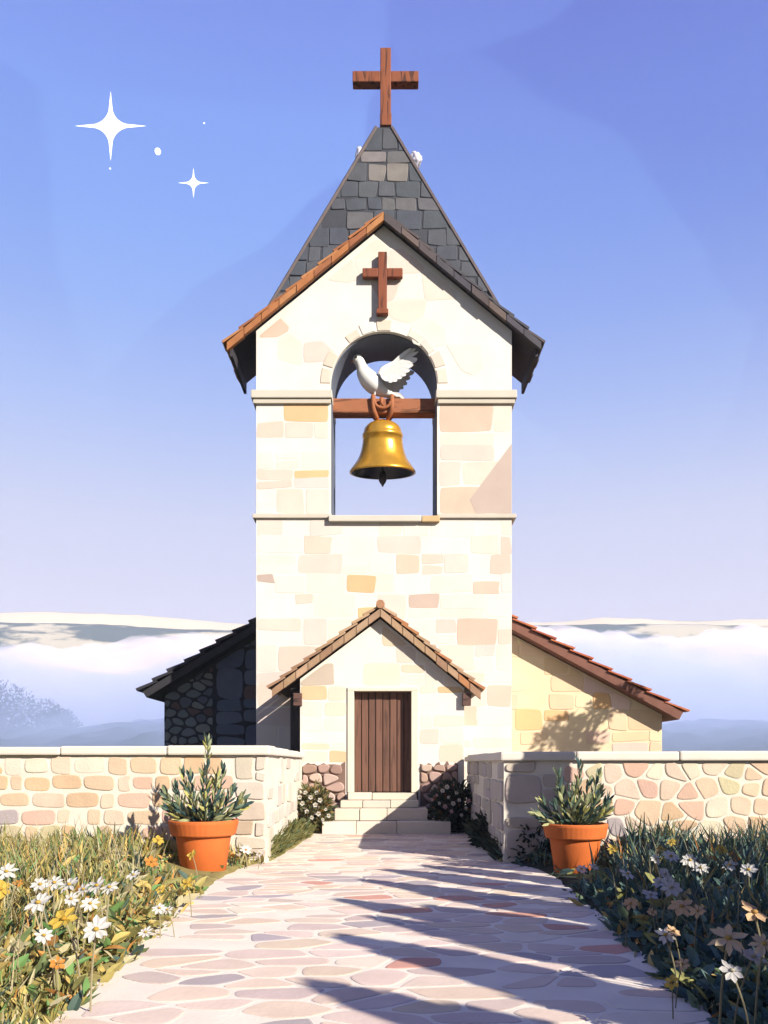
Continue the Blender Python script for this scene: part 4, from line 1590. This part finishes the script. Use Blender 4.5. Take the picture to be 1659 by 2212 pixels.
croot = thing("cypress_tree", (0, 0, 0), "slender young cypress in the row right of the path", "tree", "cypress row right of the path")
cm = cypress_mesh(3.5, .185)
cm.build("crown", M_LEAF, croot)
ctr = MB()
ctr.tube([(0, 0, -.1), (0.01, 0, 1.5), (0, 0.01, 2.9)], [.045, .03, .01], 6, (0.10, 0.07, 0.05))
ctr.build("trunk", M_BARK, croot)
TIPS = []
ty_ = 10.15
for k in range(21):
    TIPS.append(((.45, -.05, .25, -.25, .12, .38, -.35)[k % 7] + (.1 if ty_ > 8.5 else 0), ty_))
    ty_ -= .36 + .13 * ((k * 5) % 3) / 2
CY = []
for k, (tx_, ty_) in enumerate(TIPS):      # where the tip of each shadow falls on the paving
    bx_ = 4.45 + .12 * ((k * 7) % 5 - 2)
    run = (bx_ - tx_) / math.sin(R(SUN_AZ))
    CY.append((bx_, ty_ - run * math.cos(R(SUN_AZ)), run * math.tan(R(SUN_EL)) / 3.5))
CY += [(4.5, 7.85, 1.0), (4.3, 8.2, .98)]     # these two shade the end of the right garden wall
for i, (x, y, s) in enumerate(CY):
    if i == 0:
        croot.location = (x, y, 0)
        croot.scale = (1, 1, s)
    else:
        dup(croot, (x, y, 0), i * 1.7, 1).scale = (1 + .12 * math.sin(i * 2.1), 1 + .12 * math.sin(i * 2.1), s)

# small garden tree behind the right wall; its shade falls on the honey coloured nave wall
random.seed(31)


def leafy_tree(name, loc, h, crown, label, pal, nleaf, leafs=(.08, .16), group=None, clumps=9, cat="tree"):
    root = thing(name, loc, label, cat, group)
    x, y, z = loc
    tr = MB()
    tr.tube([(x, y, z - .2), (x + .03 * h * .3, y, z + h * .35), (x, y, z + h * .72)], [h * .03, h * .02, h * .008], 7, (0.12, 0.09, 0.065))
    cc = []
    for k in range(clumps):
        a_ = k * 2.4
        rr = crown * (.25 + .55 * random.random())
        cpos = Vector((x + math.cos(a_) * rr, y + math.sin(a_) * rr, z + h * .72 + random.uniform(-.55, .75) * crown))
        cc.append((cpos, crown * random.uniform(.28, .5)))
        tr.tube([(x, y, z + h * .5), tuple(Vector((x, y, z + h * .62)).lerp(cpos, .55)), tuple(cpos)], [h * .012, h * .008, h * .003], 5, (0.12, 0.09, 0.065))
    tr.build("trunk", M_BARK, root)
    m = MB()
    for _ in range(nleaf):
        cpos, cr = random.choice(cc)
        u = Vector((random.gauss(0, 1), random.gauss(0, 1), random.gauss(0, 1))).normalized()
        pp = cpos + u * cr * random.random() ** .4
        m.leaf(pp, u + Vector((random.uniform(-.8, .8), random.uniform(-.8, .8), random.uniform(-.2, .8))), random.uniform(*leafs), random.uniform(*leafs) * .45, pick(pal), bend=.2, seg=2)
    m.build("crown", M_LEAF, root)
    return root


leafy_tree("olive_tree", (9.0, 15.95, 0), 7.35, .8, "small olive tree behind the right garden wall shading the honey coloured nave wall", [(2, (0.07, 0.09, 0.045)), (1, (0.11, 0.12, 0.07))], 760, (.10, .2), clumps=8)

# trees standing in the valley mist
PALT = [(2, (0.03, 0.05, 0.035)), (1, (0.05, 0.07, 0.045))]
random.seed(77)
MT = [(-64, 141, 13.2, "broad misty tree at the left edge beyond the left wall"), (-56, 143, 10.2, "misty tree second from the left edge beyond the left wall"),
      (-51, 141, 11.0, "rounded misty tree in the middle of those beyond the left wall"), (-43.5, 139, 7.6, "smallest misty tree beyond the left wall, nearest the dark nave"),
      (42.5, 126, 7.6, "misty tree beyond the right wall, touching the honey coloured nave"), (51, 130, 6.2, "low misty tree beyond the right wall, middle of three"), (59.5, 130, 6.0, "misty tree beyond the right wall at the right edge")]
tproto = []
for i, (x, y, h, lab) in enumerate(MT):
    s = h / 9.0
    if i < 2:
        tr_ = leafy_tree("misty_tree", (x, y, 0), h, h * .42, lab, PALT, 2600, (.35, .8), "trees in the valley mist", clumps=13)
        tproto.append((tr_, h))
    else:
        src, h0 = tproto[i % 2]
        r_ = bpy.data.objects.new("misty_tree", None)
        COL.objects.link(r_)
        r_.location = (x, y, 0)
        r_.rotation_euler = (0, 0, i * 1.3)
        r_.scale = (h / h0 * 1.15, h / h0 * 1.15, h / h0)
        tag(r_, lab, "tree", "trees in the valley mist")
        for ch in src.children:
            c_ = ch.copy()
            COL.objects.link(c_)
            c_.parent = r_

# ================================================================== far hills, fog bank, haze
def hill(name, y0, prof, depth, base_z, col, seed, mat):
    m = MB()
    nx, ny = 120, 14
    x0, x1 = prof[0][0], prof[-1][0]
    vs = []
    for j in range(ny + 1):
        t_ = j / ny
        for i in range(nx + 1):
            x = x0 + (x1 - x0) * i / nx
            top = lerp_tab(prof, x)
            sh = math.sin(t_ * math.pi * .5)
            z = base_z + (top - base_z) * sh ** .8
            z += 2.5 * mnoise.noise((x * .012, t_ * 3, seed)) * sh + 1.2 * mnoise.noise((x * .05, t_ * 8, seed)) * sh
            vs.append((x, y0 + depth * t_, z))
    for i in range(nx + 1):
        x = x0 + (x1 - x0) * i / nx
        vs.append((x, y0 + depth * 2.2, base_z))
    fs = []
    for j in range(ny + 1):
        for i in range(nx):
            a = j * (nx + 1) + i
            fs.append((a, a + 1, a + nx + 2, a + nx + 1))
    m.add(vs, fs, col)
    return tag(m.build(name, mat, smooth=True), kind='structure')


def mat_hill():
    m = mat_attr("hill_fields", 0.95, 0.1, 0.01, 0)
    t = m.node_tree
    n, l = t.nodes.new, t.links.new
    b = next(x for x in t.nodes if x.type == 'BSDF_PRINCIPLED')
    src = b.inputs['Base Color'].links[0].from_socket
    tcn = n('ShaderNodeTexCoord')
    mp = n('ShaderNodeMapping')
    mp.inputs['Scale'].default_value = (.006, .012, .03)
    l(tcn.outputs['Object'], mp.inputs['Vector'])
    nz = n('ShaderNodeTexNoise')
    nz.inputs['Scale'].default_value = 1.6
    nz.inputs['Detail'].default_value = 9
    nz.inputs['Roughness'].default_value = .65
    l(mp.outputs[0], nz.inputs['Vector'])
    rp = n('ShaderNodeValToRGB')
    rp.color_ramp.elements[0].position = .47
    rp.color_ramp.elements[0].color = (0, 0, 0, 1)
    rp.color_ramp.elements[1].position = .53
    rp.color_ramp.elements[1].color = (1, 1, 1, 1)
    l(nz.outputs['Fac'], rp.inputs[0])
    mx = n('ShaderNodeMix')
    mx.data_type = 'RGBA'
    l(rp.outputs[0], mx.inputs['Factor'])
    l(src, mx.inputs[6])
    mx.inputs[7].default_value = (0.04, 0.055, 0.06, 1)
    l(mx.outputs[2], b.inputs['Base Color'])
    return m


M_HILL = mat_hill()
M_FIELD = mat_attr("pale_fields", 0.95, 0.1, 0.01, 0)
DH = 900.0
pz = lambda y, d=DH: EYE + (HORIZON - y) * d / FPX
ppx = lambda x, d=DH: (x - 829.5) * d / FPX
hill("hills", DH, [(ppx(-900), pz(1310)), (ppx(0), pz(1300)), (ppx(250), pz(1305)), (ppx(400), pz(1320)), (ppx(553), pz(1331)), (ppx(830), pz(1335)), (ppx(1105), pz(1326)), (ppx(1250), pz(1322)), (ppx(1330), pz(1314)), (ppx(1420), pz(1313)), (ppx(1520), pz(1322)), (ppx(1659), pz(1317)), (ppx(2500), pz(1325))], 60, 0, (0.62, 0.52, 0.40), 3, M_FIELD)
hill("hills", 760.0, [(ppx(-900, 760), pz(1318, 760)), (ppx(0, 760), pz(1326, 760)), (ppx(250, 760), pz(1333, 760)), (ppx(400, 760), pz(1340, 760)), (ppx(553, 760), pz(1345, 760)), (ppx(830, 760), pz(1345, 760)), (ppx(1105, 760), pz(1336, 760)), (ppx(1330, 760), pz(1326, 760)), (ppx(1500, 760), pz(1330, 760)), (ppx(1659, 760), pz(1331, 760)), (ppx(2500, 760), pz(1330, 760))], 50, 0, (0.50, 0.45, 0.36), 8, M_HILL)


def volume_mat(name, density, color, aniso=0.0):
    m = bpy.data.materials.new(name)
    m.use_nodes = True
    t = m.node_tree
    t.nodes.clear()
    o = t.nodes.new('ShaderNodeOutputMaterial')
    v = t.nodes.new('ShaderNodeVolumePrincipled')
    v.inputs['Density'].default_value = density
    v.inputs['Color'].default_value = color
    v.inputs['Anisotropy'].default_value = aniso
    t.links.new(v.outputs[0], o.inputs['Volume'])
    return m


def fog_bank(name, y0, y1, prof, seed, density, color, rise, amp):
    """A closed, billowing bank of valley fog filled with even mist."""
    m = MB()
    x0, x1 = prof[0][0], prof[-1][0]
    nx, ny = 170, 44
    vs = []
    for j in range(ny + 1):
        t_ = j / ny
        y = y0 + (y1 - y0) * t_
        for i in range(nx + 1):
            x = x0 + (x1 - x0) * i / nx
            top = lerp_tab(prof, x)
            yy = y + 9 * mnoise.noise((x * .03, seed, t_ * 3)) * (1 - t_) if 0 < j < ny else y
            s = min(1, t_ / rise)
            z = top * (1 - (1 - s) ** 2.0)
            z += amp * (mnoise.noise((x * .035, y * .035, seed)) + .6 * abs(mnoise.noise((x * .085, y * .085, seed + 4))) + .3 * abs(mnoise.noise((x * .2, y * .2, seed + 9)))) * (.25 + .75 * s)
            z *= 1 - max(0, (t_ - .8) / .2) ** 2
            vs.append((x, yy, max(-.5, z) if 0 < j < ny and 0 < i < nx else -1.0))
    n0 = len(vs)
    for j in range(ny + 1):
        for i in range(nx + 1):
            vs.append((vs[j * (nx + 1) + i][0], vs[j * (nx + 1) + i][1], -1.5))
    fs = []
    for j in range(ny):
        for i in range(nx):
            a = j * (nx + 1) + i
            fs.append((a, a + 1, a + nx + 2, a + nx + 1))
            fs.append((n0 + a, n0 + a + nx + 1, n0 + a + nx + 2, n0 + a + 1))
    for i in range(nx):
        fs.append((n0 + i, n0 + i + 1, i + 1, i))
        a = ny * (nx + 1) + i
        fs.append((a, a + 1, n0 + a + 1, n0 + a))
    for j in range(ny):
        a = j * (nx + 1)
        fs.append((a, a + nx + 1, n0 + a + nx + 1, n0 + a))
        a += nx
        fs.append((a, n0 + a, n0 + a + nx + 1, a + nx + 1))
    m.add(vs, fs, (1, 1, 1))
    mt = volume_mat(name + "_air", density, color)
    return tag(m.build(name, mt), kind='stuff')


FD = 200.0
fz = lambda y, d=FD: EYE + (HORIZON - y) * d / FPX
fx = lambda x, d=FD: (x - 829.5) * d / FPX
fog = fog_bank("valley_fog", 94, 168, [(-190, 19), (-100, 19), (-60, 18), (-35, 21), (0, 22), (40, 22), (60, 20), (110, 19), (190, 19)], 2.0, .034, (0.60, 0.71, 0.97, 1), .85, 6.0)
cb_ = MB()
nx, ny = 340, 60
prof = [(fx(-1300), fz(1380)), (fx(-100), fz(1398)), (fx(100), fz(1400)), (fx(230), fz(1392)), (fx(330), fz(1372)), (fx(430), fz(1358)), (fx(553), fz(1356)), (fx(830), fz(1362)), (fx(1105), fz(1350)), (fx(1230), fz(1350)), (fx(1330), fz(1362)), (fx(1440), fz(1380)), (fx(1540), fz(1362)), (fx(1659), fz(1356)), (fx(2900), fz(1376))]
vs = []
for j in range(ny + 1):
    u = j / ny
    for i in range(nx + 1):
        x = prof[0][0] + (prof[-1][0] - prof[0][0]) * i / nx
        top = lerp_tab(prof, x) - 2.0
        a_ = u * math.pi * .62
        y = FD - 22 * math.cos(a_) * (1 if a_ < math.pi / 2 else 3)
        z = top * math.sin(min(a_, math.pi / 2)) ** .8 if a_ < math.pi / 2 else top * (1 - .5 * ((a_ - math.pi / 2) / .4) ** 2)
        pv = Vector((x * .030, y * .03, z * .045))
        d1 = mnoise.fractal(pv, .9, 2.1, 3)
        d2 = abs(mnoise.noise((x * .075, y * .075, z * .10 + 5)))
        d3 = abs(mnoise.noise((x * .21, y * .2, z * .24 + 9)))
        d4 = abs(mnoise.noise((x * .6, y * .6, z * .7 + 2)))
        k_ = min(1, max(.0, z / 14))
        off = (3.0 * d1 + 6.0 * d2 + 3.2 * d3 + 1.3 * d4) * k_
        vs.append((x, y - off * .8 * math.cos(a_), z + off * .55 * math.sin(min(a_, 1.57))))
fs = [(j * (nx + 1) + i, j * (nx + 1) + i + 1, (j + 1) * (nx + 1) + i + 1, (j + 1) * (nx + 1) + i) for j in range(ny) for i in range(nx)]
for i in range(nx + 1):
    vs[i] = (vs[i][0], vs[i][1], -1.2)
n0 = len(vs)
vs += [(q[0], q[1], -1.5) for q in vs]
W_ = nx + 1
fs += [(n0 + j * W_ + i, n0 + (j + 1) * W_ + i, n0 + (j + 1) * W_ + i + 1, n0 + j * W_ + i + 1) for j in range(ny) for i in range(nx)]
for i in range(nx):
    fs.append((n0 + i, n0 + i + 1, i + 1, i))
    q = ny * W_ + i
    fs.append((q, q + 1, n0 + q + 1, n0 + q))
for j in range(ny):
    q = j * W_
    fs.append((q, q + W_, n0 + q + W_, n0 + q))
    q += nx
    fs.append((q, n0 + q, n0 + q + W_, q + W_))
cb_.add(vs, fs, (1, 1, 1))
cbk = tag(cb_.build("cloud_bank", volume_mat("cloud_bank_air", .16, (0.89, 0.855, 0.875, 1))), "white billowing cloud bank in the valley behind the church", kind='stuff')
wd = MB()
nx, ny = 150, 26
vs = []
for j in range(ny + 1):
    y = 106 + j * 2.6
    for i in range(nx + 1):
        x = -170 + 340 * i / nx
        z = -1 + 13 * (1 - math.exp(-j / 9)) * (.75 + .5 * mnoise.noise((x * .02, 1, 5))) + 2.2 * abs(mnoise.noise((x * .16, y * .16, 2))) + 1.0 * abs(mnoise.noise((x * .5, y * .5, 6)))
        vs.append((x, y + 2 * mnoise.noise((x * .1, j, 3)), z if 0 < j < ny else -1.2))
wd.add(vs, [(j * (nx + 1) + i, j * (nx + 1) + i + 1, (j + 1) * (nx + 1) + i + 1, (j + 1) * (nx + 1) + i) for j in range(ny) for i in range(nx)], (0.035, 0.055, 0.045))
tag(wd.build("wooded_slope", M_GRASSG, smooth=True), kind='structure')
fog["label"] = "white bank of valley fog behind the church"

hz = MB()
hz.box((-1500, -700, -1.0), (1500, 1400, 190), (1, 1, 1))
tag(hz.build("haze", volume_mat("haze_air", .0004, (0.72, 0.82, 1.0, 1))), kind='stuff')

# ================================================================== stars and small clouds
def mat_emit(name, c, s):
    m = bpy.data.materials.new(name)
    m.use_nodes = True
    t = m.node_tree
    t.nodes.clear()
    o = t.nodes.new('ShaderNodeOutputMaterial')
    e = t.nodes.new('ShaderNodeEmission')
    e.inputs[0].default_value = c
    e.inputs[1].default_value = s
    t.links.new(e.outputs[0], o.inputs[0])
    return m


M_STAR = mat_emit("starlight", (1, .99, .97, 1), 1.0)


def star(x, y, hwid, hht, d, label, thick=.10):
    c = PX(x, y, d)
    k = d / FPX
    m = MB()
    vs = []
    for q in range(48):
        a_ = 2 * math.pi * q / 48
        e_ = (abs(math.cos(a_)) ** .42 + abs(math.sin(a_)) ** .42) ** (-1 / .42)
        vs.append((c.x + hwid * k * math.cos(a_) * e_, c.y, c.z + hht * k * math.sin(a_) * e_))
    vs += [(c.x, c.y - hwid * k * thick, c.z), (c.x, c.y + hwid * k * thick, c.z)]
    fs = []
    for q in range(48):
        fs.append((q, (q + 1) % 48, 48))
        fs.append(((q + 1) % 48, q, 49))
    # rounded glowing core
    m.add(vs, fs, (1, 1, 1))
    m.sphere(c, hwid * k * .15, (1, 1, 1), 14, (1, .6, 1.0))
    return tag(m.build("star", M_STAR, origin=tuple(c)), label, "star")


star(239, 272, 78, 76, 3000, "large white four-pointed star high in the left sky")
star(418, 395, 34, 33, 3000, "small white four-pointed star below the large one")
for (x, y, r_, lab) in ((341, 327, 6.5, "round white star dot between the two pointed stars"), (238, 364, 1.8, "tiny star dot under the large pointed star"), (441, 266, 1.6, "tiny faint star dot nearest the spire")):
    m = MB()
    c = PX(x, y, 3000)
    m.sphere(c, r_ * 3000 / FPX, (1, 1, 1), 16)
    tag(m.build("star", M_STAR, smooth=True, origin=tuple(c)), lab, "star")


def puff(x, y, d, r, label, seed):
    """A small rounded cloud: one lumpy closed surface."""
    random.seed(seed)
    c = PX(x, y, d)
    k = d / FPX
    bm = bmesh.new()
    bmesh.ops.create_icosphere(bm, subdivisions=4, radius=1)
    for q in bm.verts:
        n_ = q.co.normalized()
        b_ = 1 + .35 * mnoise.noise((n_.x * 1.6 + seed, n_.y * 1.6, n_.z * 1.6)) + .16 * mnoise.noise((n_.x * 4, n_.y * 4 + seed, n_.z * 4))
        q.co = Vector((c.x + n_.x * r[0] * k * b_, c.y + n_.y * r[0] * k * b_, c.z + n_.z * r[1] * k * b_))
    m = MB()
    bm.verts.index_update()
    m.add([q.co for q in bm.verts], [[q.index for q in f.verts] for f in bm.faces], (0.62, 0.58, 0.66))
    bm.free()
    return tag(m.build("cloud", M_CLOUD, smooth=True, origin=tuple(c)), label, "cloud")


M_CLOUD = mat_attr("cloud_white", 1.0, 0.04, 0.02, 0, spec=0.0)
puff(778, 338, 2400, (12, 17), "small pale cloud puff behind the left edge of the spire tip", 3)
puff(897, 346, 2400, (13, 16), "small pale cloud puff behind the right edge of the spire tip", 8)
